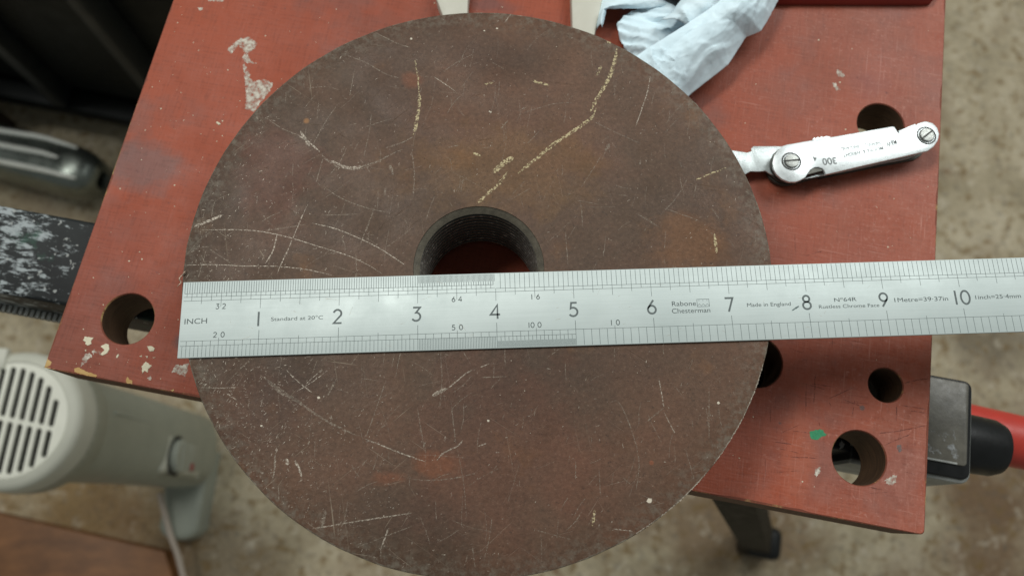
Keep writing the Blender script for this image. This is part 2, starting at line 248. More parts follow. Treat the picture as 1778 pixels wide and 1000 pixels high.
# ------------------------------------------------------------------ materials
def mat_disc():
    n = NT('browned_steel')
    a = n.noise(16, 6, 0.62, dist=0.4)
    c = n.ramp(a, [(0.25, srgb(68, 53, 43)), (0.42, srgb(86, 68, 55)), (0.55, srgb(93, 71, 57)), (0.70, srgb(102, 75, 59))])
    b = n.ramp(n.noise(26, 6, 0.65, vec=n.mapping(loc=(3.1, 1.7, 0))), [(0.52, 0.0), (0.76, 0.4)])
    c = n.mix(b, c, srgb(106, 70, 54))
    d = n.ramp(n.noise(11, 4, 0.5, vec=n.mapping(loc=(7.3, 2.2, 0))), [(0.46, 0.0), (0.68, 0.7)])
    c = n.mix(d, c, srgb(64, 53, 45))
    o = n.ramp(n.noise(34, 5, 0.6, vec=n.mapping(loc=(1.2, 9.4, 0))), [(0.62, 0.0), (0.78, 0.6)])
    c = n.mix(o, c, srgb(120, 82, 48))
    bn = n.noise(70, 5, 0.65)
    for (q, rr_), col, am, kx, ky in zip([(q, k) for (q, _), k in zip(D['rust'], (2.6, 4, 3.2, 1.0, .6, 9, 12, 9, 12, 7))], [srgb(150, 84, 54), srgb(150, 84, 46), srgb(146, 80, 46), srgb(170, 120, 70), srgb(140, 84, 58), srgb(112, 58, 46), srgb(124, 90, 48), srgb(132, 88, 50), srgb(116, 64, 48), srgb(110, 64, 50)],
                                 (.26, .24, .24, .5, .6, .2, .25, .3, .14, .12), (1, 1.6, 1.7, 1, 1, 1.3, 2.4, 1.2, 2, 2), (1, .75, .6, 1, 1, 1.3, 1, .9, 2, 1.6)):
        c = n.blot(c, bn, q, rr_ * 1.5 * kx, rr_ * 1.5 * ky, col, am)
    bl = n.noise(30, 4, 0.6)
    for q, rx_, ry_, am in (((5, 78), 26, 14, .4), ((-30, 55), 28, 22, .36), ((-52, -40), 26, 16, .36), ((-15, -80), 34, 12, .28), ((-60, -50), 14, 20, .25)):
        c = n.blot(c, bl, q, rx_, ry_, srgb(52, 43, 37), am, soft=.8)
    g1 = n.noise(700, 4, 0.7); g2 = n.noise(1400, 3, 0.7)
    gr = n.ramp(g1, [(0.3, 0.80), (0.7, 1.20)])
    c = n.mix(1.0, c, gr, 'MULTIPLY')
    sp = n.ramp(g2, [(0.62, 0.0), (0.78, 0.35)])
    c = n.mix(sp, c, srgb(150, 132, 115))
    dk = n.ramp(n.noise(1100, 2, 0.5, vec=n.mapping(loc=(5, 5, 5))), [(0.64, 0.0), (0.76, 0.55)])
    c = n.mix(dk, c, srgb(55, 44, 38))
    # handling scratches: fine crossing lines, thicker towards the left of the face
    sx0 = n.n('ShaderNodeSeparateXYZ'); n.link(n.tc, sx0.inputs[0])
    left = n.ramp(n.math('ADD', n.math('MULTIPLY', sx0.outputs[0], -5.5), n.math('MULTIPLY', sx0.outputs[1], -2.0)), [(-0.0, 0.16), (0.55, 1.0)])
    pt = n.ramp(n.noise(38, 4, 0.65, vec=n.mapping(loc=(2.2, 4.4, 0))), [(0.36, 0.1), (0.62, 1.0)])
    lines = None
    for ang, fn, lg, lo, hi, lc in ((0.55, 1200, 40, .70, .76, 1.0), (-0.75, 1300, 46, .71, .77, 2.0), (1.35, 800, 22, .70, .76, 3.0), (0.1, 1000, 34, .72, .78, 4.0), (1.0, 1500, 90, .70, .78, 5.0), (-0.3, 1500, 110, .70, .78, 6.0), (2.1, 1300, 80, .70, .78, 7.0)):
        k = n.streaks(ang, fn, lg, lo, hi, lc); lines = k if lines is None else n.math('MAXIMUM', lines, k)
    wear_ = n.math('MULTIPLY', n.math('MULTIPLY', lines, pt), left)
    c = n.mix(n.math('MULTIPLY', wear_, 0.62), c, srgb(178, 164, 144))
    # worn bright rim: patchy bare metal close to the outer edge of the face
    sx = n.n('ShaderNodeSeparateXYZ'); n.link(n.tc, sx.inputs[0])
    rr = n.math('SQRT', n.math('ADD', n.math('MULTIPLY', sx.outputs[0], sx.outputs[0]), n.math('MULTIPLY', sx.outputs[1], sx.outputs[1])))
    rim = n.math('MULTIPLY', n.ramp(rr, [(0.0885, 0.0), (0.0968, 1.0)]), n.ramp(n.noise(420, 5, 0.75), [(0.46, 0.0), (0.66, 0.7)]))
    c = n.mix(rim, c, srgb(122, 116, 104))
    h = n.math('ADD', n.math('SUBTRACT', n.noise(500, 5, 0.7), n.math('MULTIPLY', lines, 0.8)), n.math('MULTIPLY', n.noise(40, 4), 1.5))
    return n.set(c, n.ramp(n.noise(60, 5), [(0.3, 0.38), (0.7, 0.62)]), 0.12, n.bump(h, 0.35, 0.0004), spec=0.24)

def mat_scratch(name, c1, c2, lo, hi, sc, amax, rough=0.5, metal=0.2):
    n = NT(name)
    al = n.ramp(n.noise(sc, 3, 0.65), [(lo, 0.0), (hi, amax)])
    c = n.ramp(n.noise(sc * 1.7, 2), [(0.3, c1), (0.7, c2)])
    return n.set(c, rough, metal, alpha=al)

def mat_board():
    n = NT('red_board_paint')
    a = n.noise(9, 6, 0.62, dist=0.6)
    c = n.ramp(a, [(0.28, srgb(116, 67, 52)), (0.45, srgb(141, 69, 48)), (0.6, srgb(151, 73, 49)), (0.75, srgb(131, 73, 55))])
    p = n.ramp(n.noise(15, 5, 0.6, vec=n.mapping(loc=(4.1, 0.3, 0))), [(0.53, 0.0), (0.64, 0.7)])
    c = n.mix(p, c, srgb(116, 76, 68))
    d = n.ramp(n.noise(7, 4, 0.55, vec=n.mapping(loc=(0.7, 8.1, 0))), [(0.55, 0.0), (0.7, 0.5)])
    c = n.mix(d, c, srgb(112, 62, 54))
    bn = n.noise(42, 5, 0.65)
    for q, rx_, ry_, col, am in ((D['blots'][0], 22, 15, srgb(112, 86, 82), .7), (D['blots'][1], 24, 18, srgb(108, 72, 66), .6), (D['blots'][2], 12, 6, srgb(96, 72, 70), .6), (D['blots'][3], 14, 22, srgb(112, 74, 68), .5), (D['blots'][4], 10, 10, srgb(120, 64, 58), .6), (D['blots'][5], 8, 20, srgb(170, 84, 52), .5), (D['blots'][6], 5, 4, srgb(84, 66, 66), .7)):
        c = n.blot(c, bn, q, rx_, ry_, col, am, soft=.6)
    w1 = n.noise(1100, 2, 0.6, vec=n.mapping((1, 0.10, 1))); w2 = n.noise(1100, 2, 0.6, vec=n.mapping((0.10, 1, 1)))
    wv = n.math('ADD', w1, w2)
    c = n.mix(1.0, c, n.ramp(wv, [(0.75, 0.90), (1.25, 1.10)]), 'MULTIPLY')
    # rubbed paint plus window sheen, both painted paler towards the right end
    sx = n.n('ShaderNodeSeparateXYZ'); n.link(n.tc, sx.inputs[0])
    wear_sheen = n.math('MULTIPLY', n.ramp(n.math('ADD', n.math('MULTIPLY', sx.outputs[0], 5.0), 0.0), [(0.30, 0.0), (0.80, 1.0)]), n.ramp(n.noise(90, 8, 0.85), [(0.34, 0.0), (0.64, 0.9)]))
    c = n.mix(n.math('MULTIPLY', wear_sheen, 0.55), c, srgb(176, 122, 108))
    hx = n.math('MAXIMUM', n.streaks(0.02, 1500, 60, .62, .74, 2.0), n.streaks(1.58, 1300, 60, .62, .74, 5.0))
    hx = n.math('MULTIPLY', n.math('MAXIMUM', hx, n.ramp(n.noise(600, 4, 0.7), [(0.56, 0.0), (0.66, 0.8)])), n.ramp(sx.outputs[0], [(0.04, 0.1), (0.16, 0.7)]))
    c = n.mix(n.math('MULTIPLY', hx, n.ramp(n.noise(40, 5, 0.7), [(0.38, 0.15), (0.62, 1.0)])), c, srgb(188, 136, 122))
    sp = n.ramp(n.noise(260, 3, 0.6), [(0.68, 0.0), (0.75, 0.55)])
    c = n.mix(sp, c, srgb(98, 56, 52))
    rg = n.ramp(n.noise(45, 5, 0.65), [(0.3, 0.40), (0.7, 0.62)])
    return n.set(c, rg, 0.0, n.bump(n.math('ADD', wv, n.math('MULTIPLY', n.noise(90, 4), 2.0)), 0.3, 0.0003), spec=0.24)

def mat_wood(name, c1, c2, sc=(40, 400, 400), rough=0.7):
    n = NT(name)
    f = n.noise(1, 5, 0.6, vec=n.mapping(sc)); c = n.ramp(f, [(0.3, c1), (0.7, c2)])
    return n.set(c, rough, 0.0, n.bump(f, 0.4, 0.0006))

def mat_worn_edge():
    n = NT('worn_board_edge')
    f = n.ramp(n.noise(85, 6, 0.75), [(0.54, 0.0), (0.66, 1.0)])
    c = n.mix(f, srgb(124, 66, 48), n.ramp(n.noise(500, 4), [(0.3, srgb(150, 112, 62)), (0.7, srgb(196, 168, 112))]))
    return n.set(c, 0.7, 0.0, n.bump(n.noise(300, 4), 0.5, 0.0005))

def mat_ruler():
    n = NT('satin_chrome')
    st = n.noise(1, 4, 0.6, vec=n.mapping((60, 2500, 500)))
    bl = n.noise(30, 5, 0.6)
    c = n.ramp(bl, [(0.3, srgb(187, 198, 196)), (0.7, srgb(198, 208, 206))])
    c = n.mix(1.0, c, n.ramp(st, [(0.2, 0.95), (0.8, 1.05)]), 'MULTIPLY')
    return n.set(c, n.ramp(n.noise(70, 5, 0.7), [(0.3, 0.42), (0.7, 0.56)]), 0.2, n.bump(st, 0.06, 0.0001))

def mat_concrete():
    n = NT('speckled_concrete')
    a = n.noise(14, 6, 0.6)
    c = n.ramp(a, [(0.3, srgb(154, 142, 116)), (0.5, srgb(178, 165, 138)), (0.7, srgb(194, 182, 156))])
    bn = n.noise(9, 5, 0.65)
    for q, rx_, ry_, col, am in ((D['fl'][0], 170, 90, srgb(136, 104, 56), .75), (D['fl'][1], 150, 150, srgb(112, 84, 58), .85), (D['fl'][2], 150, 120, srgb(112, 82, 52), .7), (D['fl'][3], 90, 90, srgb(84, 72, 58), .6), (D['fl'][4], 110, 70, srgb(104, 84, 60), .6)):
        c = n.blot(c, bn, q, rx_, ry_, col, am, soft=.7)
    c = n.mix(1.0, c, n.ramp(n.noise(210, 4, 0.7), [(0.3, 0.82), (0.7, 1.16)]), 'MULTIPLY')
    v = n.noise(75, 4, 0.6)
    c = n.mix(n.ramp(v, [(0.54, 0.0), (0.66, 0.75)]), c, srgb(122, 98, 58))
    c = n.mix(n.ramp(n.noise(95, 4, 0.6, vec=n.mapping(loc=(3, 8, 0))), [(0.54, 0.0), (0.72, 0.65)]), c, srgb(98, 92, 82))
    c = n.mix(n.ramp(n.noise(60, 4, 0.6, vec=n.mapping(loc=(9, 2, 0))), [(0.56, 0.0), (0.74, 0.6)]), c, srgb(208, 198, 178))
    c = n.mix(n.ramp(n.noise(5, 4, 0.6, vec=n.mapping(loc=(1, 4, 0))), [(0.52, 0.0), (0.70, 0.55)]), c, srgb(118, 92, 68))
    c = n.mix(n.ramp(n.noise(20, 3, 0.5, vec=n.mapping(loc=(6, 6, 0))), [(0.70, 0.0), (0.76, 0.8)]), c, srgb(112, 78, 50))
    c = n.mix(n.ramp(n.noise(24, 2, 0.5, vec=n.mapping(loc=(2, 6, 0))), [(0.77, 0.0), (0.8, 0.7)]), c, srgb(70, 110, 80))
    return n.set(c, 0.85, 0.0, n.bump(n.noise(120, 6, 0.7), 0.5, 0.002))

def mat_beam():
    n = NT('black_beam_paint')
    c = n.ramp(n.noise(40, 5), [(0.3, srgb(18, 20, 22)), (0.7, srgb(36, 40, 40))])
    st = n.noise(1, 6, 0.75, vec=n.mapping((150, 420, 300), 0.25))
    sx = n.n('ShaderNodeSeparateXYZ'); n.link(n.tc, sx.inputs[0])
    zone = n.ramp(n.math('MULTIPLY', sx.outputs[0], -4.0), [(0.60, 0.0), (0.80, 0.2)])
    al = n.ramp(n.math('ADD', st, zone), [(0.66, 0.0), (0.75, 0.75)])
    c = n.mix(al, c, srgb(176, 184, 186))
    sk = n.ramp(n.noise(330, 2, 0.5), [(0.66, 0.0), (0.70, 0.8)])
    c = n.mix(sk, c, srgb(165, 168, 165))
    gz = n.ramp(n.noise(55, 4, 0.6, vec=n.mapping(loc=(2, 3, 0))), [(0.64, 0.0), (0.72, 0.5)])
    c = n.mix(gz, c, srgb(52, 92, 76))
    return n.set(c, 0.5, 0.0, n.bump(st, 0.15, 0.0004), spec=0.25)

def mat_bore(nm='dark_oily_thread', ca=srgb(34, 29, 25), cb=srgb(110, 102, 90), lo=0.62):
    n = NT(nm)
    sp = n.ramp(n.noise(1, 3, 0.7, vec=n.mapping((650, 650, 650))), [(lo, 0.0), (lo + .12, 0.85)])  # pale specks are metal glints, painted into the colour
    c = n.mix(sp, ca, cb)
    return n.set(c, 0.42, 0.35, n.bump(n.noise(900, 3), 0.5, 0.0003))

def mat_paper():
    n = NT('blue_paper_towel')
    c = n.ramp(n.noise(30, 4), [(0.3, srgb(216, 238, 248)), (0.7, srgb(229, 246, 253))])
    h = n.math('ADD', n.noise(700, 3, 0.6, vec=n.mapping((1, 0.3, 1))), n.math('MULTIPLY', n.voro(420), 0.8))
    n.b.inputs['Transmission Weight'].default_value = 0.0
    n.b.inputs['Subsurface Weight'].default_value = 0.0; n.b.inputs['Subsurface Radius'].default_value = (.002, .0022, .0024); n.b.inputs['Subsurface Scale'].default_value = 1.0
    return n.set(c, 0.95, 0.0, n.bump(h, 0.18, 0.0003), spec=0.1)

M = {
 'disc': mat_disc(), 'bore': mat_bore(), 'rim': mat_scratch('worn_rim_steel', srgb(120, 110, 96), srgb(196, 186, 168), 0.40, 0.66, 260, 0.85, 0.45, 0.3), 'chamfer': plain('grey_worn_steel', srgb(92, 86, 74), 0.5, 0.2, 0.3, 400, 0.4), 'crest': mat_bore('worn_glint_crest', srgb(124, 116, 103), srgb(240, 232, 218), .55), 'board': mat_board(), 'ruler': mat_ruler(), 'floor': mat_concrete(), 'beam': mat_beam(), 'paper': mat_paper(),
 'edge': mat_worn_edge(),
 'holewood': mat_wood('stained_hole_wood', srgb(66, 48, 34), srgb(96, 72, 50), (120, 120, 900)),
 'sidewood': mat_wood('stained_side_wood', srgb(74, 46, 30), srgb(104, 68, 46), (60, 60, 1500)),
 'chip': mat_wood('bare_wood', srgb(170, 132, 74), srgb(206, 176, 120), (60, 300, 300)),
 'plank': mat_wood('brown_wood', srgb(104, 66, 34), srgb(146, 98, 56), (26, 70, 60), 0.55),
 'chalk': mat_scratch('chalky_scratch', srgb(168, 150, 112), srgb(214, 200, 160), 0.44, 0.56, 1300, 0.95, 0.8, 0.0),
 'pale': mat_scratch('bright_scratch', srgb(160, 145, 128), srgb(214, 204, 188), 0.38, 0.62, 1500, 0.8, 0.45, 0.2),
 'faint': mat_scratch('faint_scratch', srgb(138, 124, 108), srgb(172, 160, 144), 0.40, 0.62, 1500, 0.6, 0.5, 0.2),
 'rustspot': mat_scratch('rust_stain', srgb(134, 78, 50), srgb(150, 92, 58), 0.40, 0.85, 130, 0.6, 0.7, 0.0),
 'fleck': plain('pale_fleck', srgb(200, 190, 172), 0.7, 0, 0.1, 900),
 'mark': plain('etched_mark', srgb(72, 82, 82), 0.6, 0.0, 0.12, 900),
 'num': plain('etched_numeral', srgb(92, 101, 101), 0.6, 0.0, 0.12, 900),
 'markl': plain('fine_etched_mark', srgb(84, 96, 96), 0.6, 0.0, 0.12, 900),
 'smear': plain('dark_smear', srgb(84, 100, 100), 0.5, 0, 0.1, 900),
 'wpaint': plain('white_paint', srgb(214, 206, 180), 0.7, 0, 0.12, 500, 0.4),
 'wstreak': mat_scratch('dragged_white_paint', srgb(190, 180, 165), srgb(218, 212, 198), 0.34, 0.60, 420, 0.95, 0.7, 0.0),
 'scuff': mat_scratch('white_scuff', srgb(160, 164, 166), srgb(200, 204, 206), 0.46, 0.72, 420, 0.8, 0.6, 0.0),
 'gpaint': mat_scratch('green_paint', srgb(32, 128, 86), srgb(50, 148, 100), 0.18, 0.38, 700, 0.95, 0.5, 0.0),
 'grey': mat_scratch('grey_stain', srgb(104, 104, 104), srgb(124, 122, 120), 0.3, 0.6, 500, 0.75, 0.6, 0.0),
 'gouge': mat_scratch('dark_gouge', srgb(96, 52, 46), srgb(110, 62, 52), 0.35, 0.6, 400, 0.65, 0.7, 0.0),
 'gauge': plain('bright_gauge_steel', srgb(220, 226, 227), 0.32, 0.45, 0.07, 120, 0.08),
 'leaf': plain('gauge_leaf_steel', srgb(196, 204, 204), 0.34, 0.5, 0.1, 300, 0.1),
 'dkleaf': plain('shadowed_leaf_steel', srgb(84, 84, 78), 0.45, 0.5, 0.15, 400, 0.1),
 'screw': plain('screw_steel', srgb(150, 152, 148), 0.34, 0.7, 0.15, 700, 0.2),
 'slot': plain('slot_dirt_shade', srgb(50, 48, 44), 0.6, 0, 0.1, 500),
 'glet': plain('worn_gauge_lettering', srgb(112, 116, 116), 0.6, 0.1, 0.15, 1200),
 'cream': plain('off_white_plastic', srgb(196, 194, 180), 0.5, 0, 0.04, 80, 0.1),
 'grille': plain('white_grille_plastic', srgb(226, 226, 212), 0.5, 0, 0.04, 40, 0.05),
 'hgrey': plain('grey_heater_plastic', srgb(154, 158, 145), 0.5, 0, 0.06, 30, 0.08),
 'hring': plain('pale_heater_rim', srgb(198, 198, 184), 0.5, 0, 0.06, 30, 0.08),
 'hdark': plain('dark_heater_inside', srgb(26, 26, 22), 0.8, 0, 0.2, 60),
 'knob': plain('grey_knob_plastic', srgb(156, 160, 148), 0.5, 0, 0.06, 60),
 'redl': plain('red_indicator', srgb(150, 66, 66), 0.4, 0, 0.05, 60),
 'cord': plain('pale_cord', srgb(186, 172, 158), 0.6, 0, 0.06, 100),
 'black': plain('black_plastic', srgb(24, 25, 25), 0.42, 0, 0.2, 120, 0.15, spec=0.3),
 'bracket': plain('dusty_black_bracket', srgb(100, 97, 88), 0.4, 0, 0.3, 140, 0.2),
 'lip': plain('rubbed_black_lip', srgb(150, 152, 148), 0.5, 0.2, 0.25, 120, 0.2),
 'redh': plain('red_handle_plastic', srgb(188, 60, 48), 0.42, 0, 0.08, 60, 0.1),
 'legb': plain('black_leg_paint', srgb(14, 13, 12), 0.6, 0, 0.2, 60, 0.2, spec=0.12),
 'chrome': plain('dull_chrome', srgb(118, 124, 118), 0.3, 0.85, 0.15, 30, 0.1),
 'chromerefl': plain('painted_chrome_reflection', srgb(238, 240, 232), 0.4, 0.25, 0.06, 60, 0.1),  # near-white: reflected tube light put into the colour
 'cab': plain('black_green_metal', srgb(16, 20, 19), 0.5, 0, 0.25, 20, 0.1, spec=0.2),
 'cabb': plain('blue_black_metal', srgb(24, 30, 32), 0.5, 0, 0.25, 20, 0.1),
 'strut': plain('dark_brown_metal', srgb(62, 50, 42), 0.6, 0, 0.2, 40),
 'redb': plain('dark_red_paint', srgb(140, 50, 42), 0.5, 0, 0.1, 40),
 'swarf': plain('pale_swarf', srgb(190, 168, 148), 0.4, 0.5, 0.1, 900),
}

# ------------------------------------------------------------------ geometry helpers (mm in, metres out)
def empty(name, label, cat, loc=(0, 0, 0), rz=0.0, group=None):
    o = bpy.data.objects.new(name, None); COL.objects.link(o); o.empty_display_size = 0.01
    o.location = [v * MM for v in loc]; o.rotation_euler = (0, 0, rz)
    o['label'] = label; o['category'] = cat
    if group: o['group'] = group
    return o

class MB:
    def __init__(s): s.v = []; s.f = []; s.mi = []
    def add(s, vs, fs, mi=0):
        o = len(s.v); s.v += [tuple(v) for v in vs]; s.f += [tuple(i + o for i in f) for f in fs]; s.mi += [mi] * len(fs)
    def quad(s, a, b, c, d, mi=0): s.add([a, b, c, d], [(0, 1, 2, 3)], mi)
    def rect(s, x0, x1, y0, y1, z, mi=0): s.quad((x0, y0, z), (x1, y0, z), (x1, y1, z), (x0, y1, z), mi)
    def bmesh_add(s, bm, mi=0):
        bm.verts.index_update(); s.add([v.co[:] for v in bm.verts], [[v.index for v in f.verts] for f in bm.faces], mi); bm.free()
    def box(s, x0, x1, y0, y1, z0, z1, bev=0.0, seg=2, mi=0, mat=None):
        bm = bmesh.new(); bmesh.ops.create_cube(bm, size=1)
        for v in bm.verts: v.co = ((x0 + x1) / 2 + v.co.x * (x1 - x0), (y0 + y1) / 2 + v.co.y * (y1 - y0), (z0 + z1) / 2 + v.co.z * (z1 - z0))
        if bev: bmesh.ops.bevel(bm, geom=bm.edges[:], offset=bev, segments=seg, affect='EDGES', profile=0.5)
        if mat is not None: bmesh.ops.transform(bm, matrix=mat, verts=bm.verts)
        s.bmesh_add(bm, mi)
    def lathe(s, prof, n=96, c=(0, 0), mi=0, closed=False, th0=0.0):
        vs = []; m = len(prof)
        for k in range(n):
            t = 2 * math.pi * k / n + th0
            for r, z in prof: vs.append((c[0] + r * math.cos(t), c[1] + r * math.sin(t), z))
        fs = []
        for k in range(n):
            k2 = (k + 1) % n
            for i in range(m if closed else m - 1):
                j = (i + 1) % m; fs.append((k * m + i, k2 * m + i, k2 * m + j, k * m + j))
        s.add(vs, fs, mi)
    def tube(s, pts, r, n=10, mi=0, cap=True):
        pts = [Vector(q) for q in pts]; rings = []; m = len(pts)
        rs = r if isinstance(r, (list, tuple)) else [r] * m
        up = Vector((0, 0, 1))
        for i, q in enumerate(pts):
            d = (pts[min(i + 1, m - 1)] - pts[max(i - 1, 0)]).normalized()
            a = d.cross(up)
            if a.length < 1e-3: a = d.cross(Vector((0, 1, 0)))
            a.normalize(); b = d.cross(a).normalized()
            rings.append([q + (a * math.cos(2 * math.pi * k / n) + b * math.sin(2 * math.pi * k / n)) * rs[i] for k in range(n)])
        vs = [v for r_ in rings for v in r_]; fs = []
        for i in range(m - 1):
            for k in range(n): fs.append((i * n + k, i * n + (k + 1) % n, (i + 1) * n + (k + 1) % n, (i + 1) * n + k))
        if cap: fs.append(tuple(range(n))); fs.append(tuple((m - 1) * n + k for k in range(n))[::-1])
        s.add(vs, fs, mi)
    def prism(s, outl, z0, z1, bev=0.0, mi=0, seg=2):
        a = sum(outl[i][0] * outl[(i + 1) % len(outl)][1] - outl[(i + 1) % len(outl)][0] * outl[i][1] for i in range(len(outl)))
        if a < 0: outl = outl[::-1]
        bm = bmesh.new(); vs = [bm.verts.new((x, y, z0)) for x, y in outl]; f = bm.faces.new(vs)
        r = bmesh.ops.extrude_face_region(bm, geom=[f])
        for g in r['geom']:
            if isinstance(g, bmesh.types.BMVert): g.co.z = z1
        bmesh.ops.recalc_face_normals(bm, faces=bm.faces)
        if bev:
            es = [e for e in bm.edges if all(abs(v.co.z - z1) < 1e-6 for v in e.verts)]
            bmesh.ops.bevel(bm, geom=es, offset=bev, segments=seg, affect='EDGES', profile=0.5)
        bmesh.ops.triangulate(bm, faces=[f for f in bm.faces if len(f.verts) > 4])
        s.bmesh_add(bm, mi)
    def flat_poly(s, loops, z, mi=0):
        bm = bmesh.new(); es = []
        for lp in loops:
            vs = [bm.verts.new((x, y, z)) for x, y in lp]
            es += [bm.edges.new((vs[i], vs[(i + 1) % len(vs)])) for i in range(len(vs))]
        bmesh.ops.triangle_fill(bm, use_beauty=True, use_dissolve=False, edges=es)
        for f in bm.faces:
            if f.normal.z < 0: f.normal_flip()
        s.bmesh_add(bm, mi)
    def build(s, name, mats, parent=None, origin=(0, 0, 0), smooth=None, kind=None):
        me = bpy.data.meshes.new(name)
        ox, oy, oz = origin
        me.from_pydata([((x - ox) * MM, (y - oy) * MM, (z - oz) * MM) for x, y, z in s.v], [], s.f)
        for m in (mats if isinstance(mats, list) else [mats]): me.materials.append(m)
        me.polygons.foreach_set('material_index', s.mi)
        me.update()
        if smooth is not None: me.shade_smooth(); me.set_sharp_from_angle(angle=math.radians(smooth))
        o = bpy.data.objects.new(name, me); COL.objects.link(o)
        if parent is not None: o.parent = parent
        else: o.location = (ox * MM, oy * MM, oz * MM)
        if kind: o['kind'] = kind
        return o

def circle(c, r, n=48): return [(c[0] + r * math.cos(2 * math.pi * k / n), c[1] + r * math.sin(2 * math.pi * k / n)) for k in range(n)]

def rough_outline(pts, step, amp, rnd, keep=True):
    out = []
    for i in range(len(pts)):
        a = Vector(pts[i]); b = Vector(pts[(i + 1) % len(pts)]); n = max(1, int((b - a).length / step))
        for k in range(n):
            q = a.lerp(b, k / n); out.append((q.x + rnd.uniform(-amp, amp), q.y + rnd.uniform(-amp, amp)))
    return out

def ribbon(mb, pts, w, z, rnd, step=0.7, jit=0.06, taper=True):
    P = [Vector(q) for q in pts]
    if len(P) > 2:                                        # Catmull-Rom through the points
        Q = []
        for i in range(len(P) - 1):
            p0 = P[max(i - 1, 0)]; p1 = P[i]; p2 = P[i + 1]; p3 = P[min(i + 2, len(P) - 1)]
            n = max(2, int((p2 - p1).length / step))
            for k in range(n):
                t = k / n
                Q.append(0.5 * ((2 * p1) + (p2 - p0) * t + (2 * p0 - 5 * p1 + 4 * p2 - p3) * t * t + (3 * p1 - p0 - 3 * p2 + p3) * t ** 3))
        Q.append(P[-1])
    else:
        n = max(3, int((P[1] - P[0]).length / step)); Q = [P[0].lerp(P[1], k / n) for k in range(n + 1)]
    m = len(Q); vs = []
    for i, q in enumerate(Q):
        d = (Q[min(i + 1, m - 1)] - Q[max(i - 1, 0)]); d = d.normalized() if d.length > 1e-9 else Vector((1, 0))
        nrm = Vector((-d.y, d.x)); t = i / (m - 1)
        hw = w / 2 * ((min(1, t * 6 + .15, (1 - t) * 6 + .15)) if taper else 1) * rnd.uniform(0.7, 1.3)
        q2 = q + nrm * rnd.uniform(-jit, jit)
        a = q2 + nrm * hw; b = q2 - nrm * hw
        vs += [(a.x, a.y, z), (b.x, b.y, z)]
    mb.add(vs, [(2 * i, 2 * i + 1, 2 * i + 3, 2 * i + 2) for i in range(m - 1)])

def text_mesh(body, thin=0.0):
    cu = bpy.data.curves.new('lettering', 'FONT'); cu.body = body; cu.size = 1.0; cu.offset = thin; cu.resolution_u = 4
    o = bpy.data.objects.new('lettering', cu); COL.objects.link(o)
    dg = bpy.context.evaluated_depsgraph_get(); me = o.evaluated_get(dg).to_mesh()
    vs = [v.co[:] for v in me.vertices]; fs = [tuple(q.vertices) for q in me.polygons]
    o.evaluated_get(dg).to_mesh_clear(); COL.objects.unlink(o); bpy.data.objects.remove(o); bpy.data.curves.remove(cu)
    return vs, fs

def put_text(mb, body, a, b, hcap, z, thin=0.0, mi=0):
    """lettering from baseline point a to baseline point b with the given capital height"""
    vs, fs = text_mesh(body, thin)
    x0 = min(v[0] for v in vs); x1 = max(v[0] for v in vs); capv, _ = text_mesh('H'); cap = max(v[1] for v in capv)
    a = Vector(a); b = Vector(b); u = (b - a); L = u.length; u.normalize(); n = Vector((-u.y, u.x))
    mb.add([(*(a + u * ((v[0] - x0) / (x1 - x0) * L) + n * (v[1] / cap * hcap)), z) for v in vs], fs, mi)

def arc(cx, cy, rx, ry, a0, a1, n=14): return [(cx + rx * math.cos(math.radians(a0 + (a1 - a0) * k / n)), cy + ry * math.sin(math.radians(a0 + (a1 - a0) * k / n))) for k in range(n + 1)]
# plain engraved numerals, drawn as strokes in a box one unit high
GLYPH = {
 '0': [arc(.33, .5, .30, .47, 90, 450, 24)], '1': [[(.1, .0), (.1, 1.0)]],
 '2': [arc(.29, .70, .26, .27, 165, -25, 14) + [(.04, .04), (.58, .04)]],
 '3': [[(.06, .96), (.54, .96), (.25, .60)] + arc(.26, .32, .29, .29, 75, -150, 14)],
 '4': [[(.50, .0), (.50, .97), (.03, .30), (.68, .30)]],
 '5': [[(.54, .96), (.16, .96), (.10, .56)] + arc(.26, .32, .30, .30, 105, -145, 14)],
 '6': [[(.46, .98), (.09, .46)] + arc(.32, .31, .27, .28, 150, -210, 20)],
 '7': [[(.04, .96), (.58, .96), (.24, .0)]],
 '8': [arc(.31, .74, .22, .22, 0, 360, 20), arc(.31, .27, .27, .26, 0, 360, 20)],
 '9': [[(.18, .02), (.54, .54)] + arc(.31, .69, .27, .28, -30, 330, 20)],
}
GW = {'1': .2, '0': .66, '2': .62, '3': .6, '4': .7, '5': .6, '6': .62, '7': .62, '8': .62, '9': .62}
def stroke(mb, pts, w, z):
    P = [Vector(q) for q in pts]; m = len(P); vs = []
    for i, q in enumerate(P):
        d0 = (q - P[i - 1]).normalized() if i else None; d1 = (P[i + 1] - q).normalized() if i < m - 1 else None
        if d0 is None: d0 = d1
        if d1 is None: d1 = d0
        n0 = Vector((-d0.y, d0.x)); n1 = Vector((-d1.y, d1.x)); nn = (n0 + n1)
        nn = nn.normalized() if nn.length > 1e-6 else n0
        k = min(2.0, 1 / max(0.35, nn.dot(n0))) * w / 2
        vs += [(*(q + nn * k), z), (*(q - nn * k), z)]
    mb.add(vs, [(2 * i, 2 * i + 1, 2 * i + 3, 2 * i + 2) for i in range(m - 1)])
def numeral(mb, s, xc, yb, hgt, w, z, gap=.24):
    tot = sum(GW[c] for c in s) + gap * (len(s) - 1); x = xc - tot * hgt / 2
    for c in s:
        for st in GLYPH[c]: stroke(mb, [(x + px * hgt, yb + py * hgt) for px, py in st], w, z)
        x += (GW[c] + gap) * hgt

rnd = random.Random(7)
ZB = -34.0; TB = 21.0; ZF = -790.0

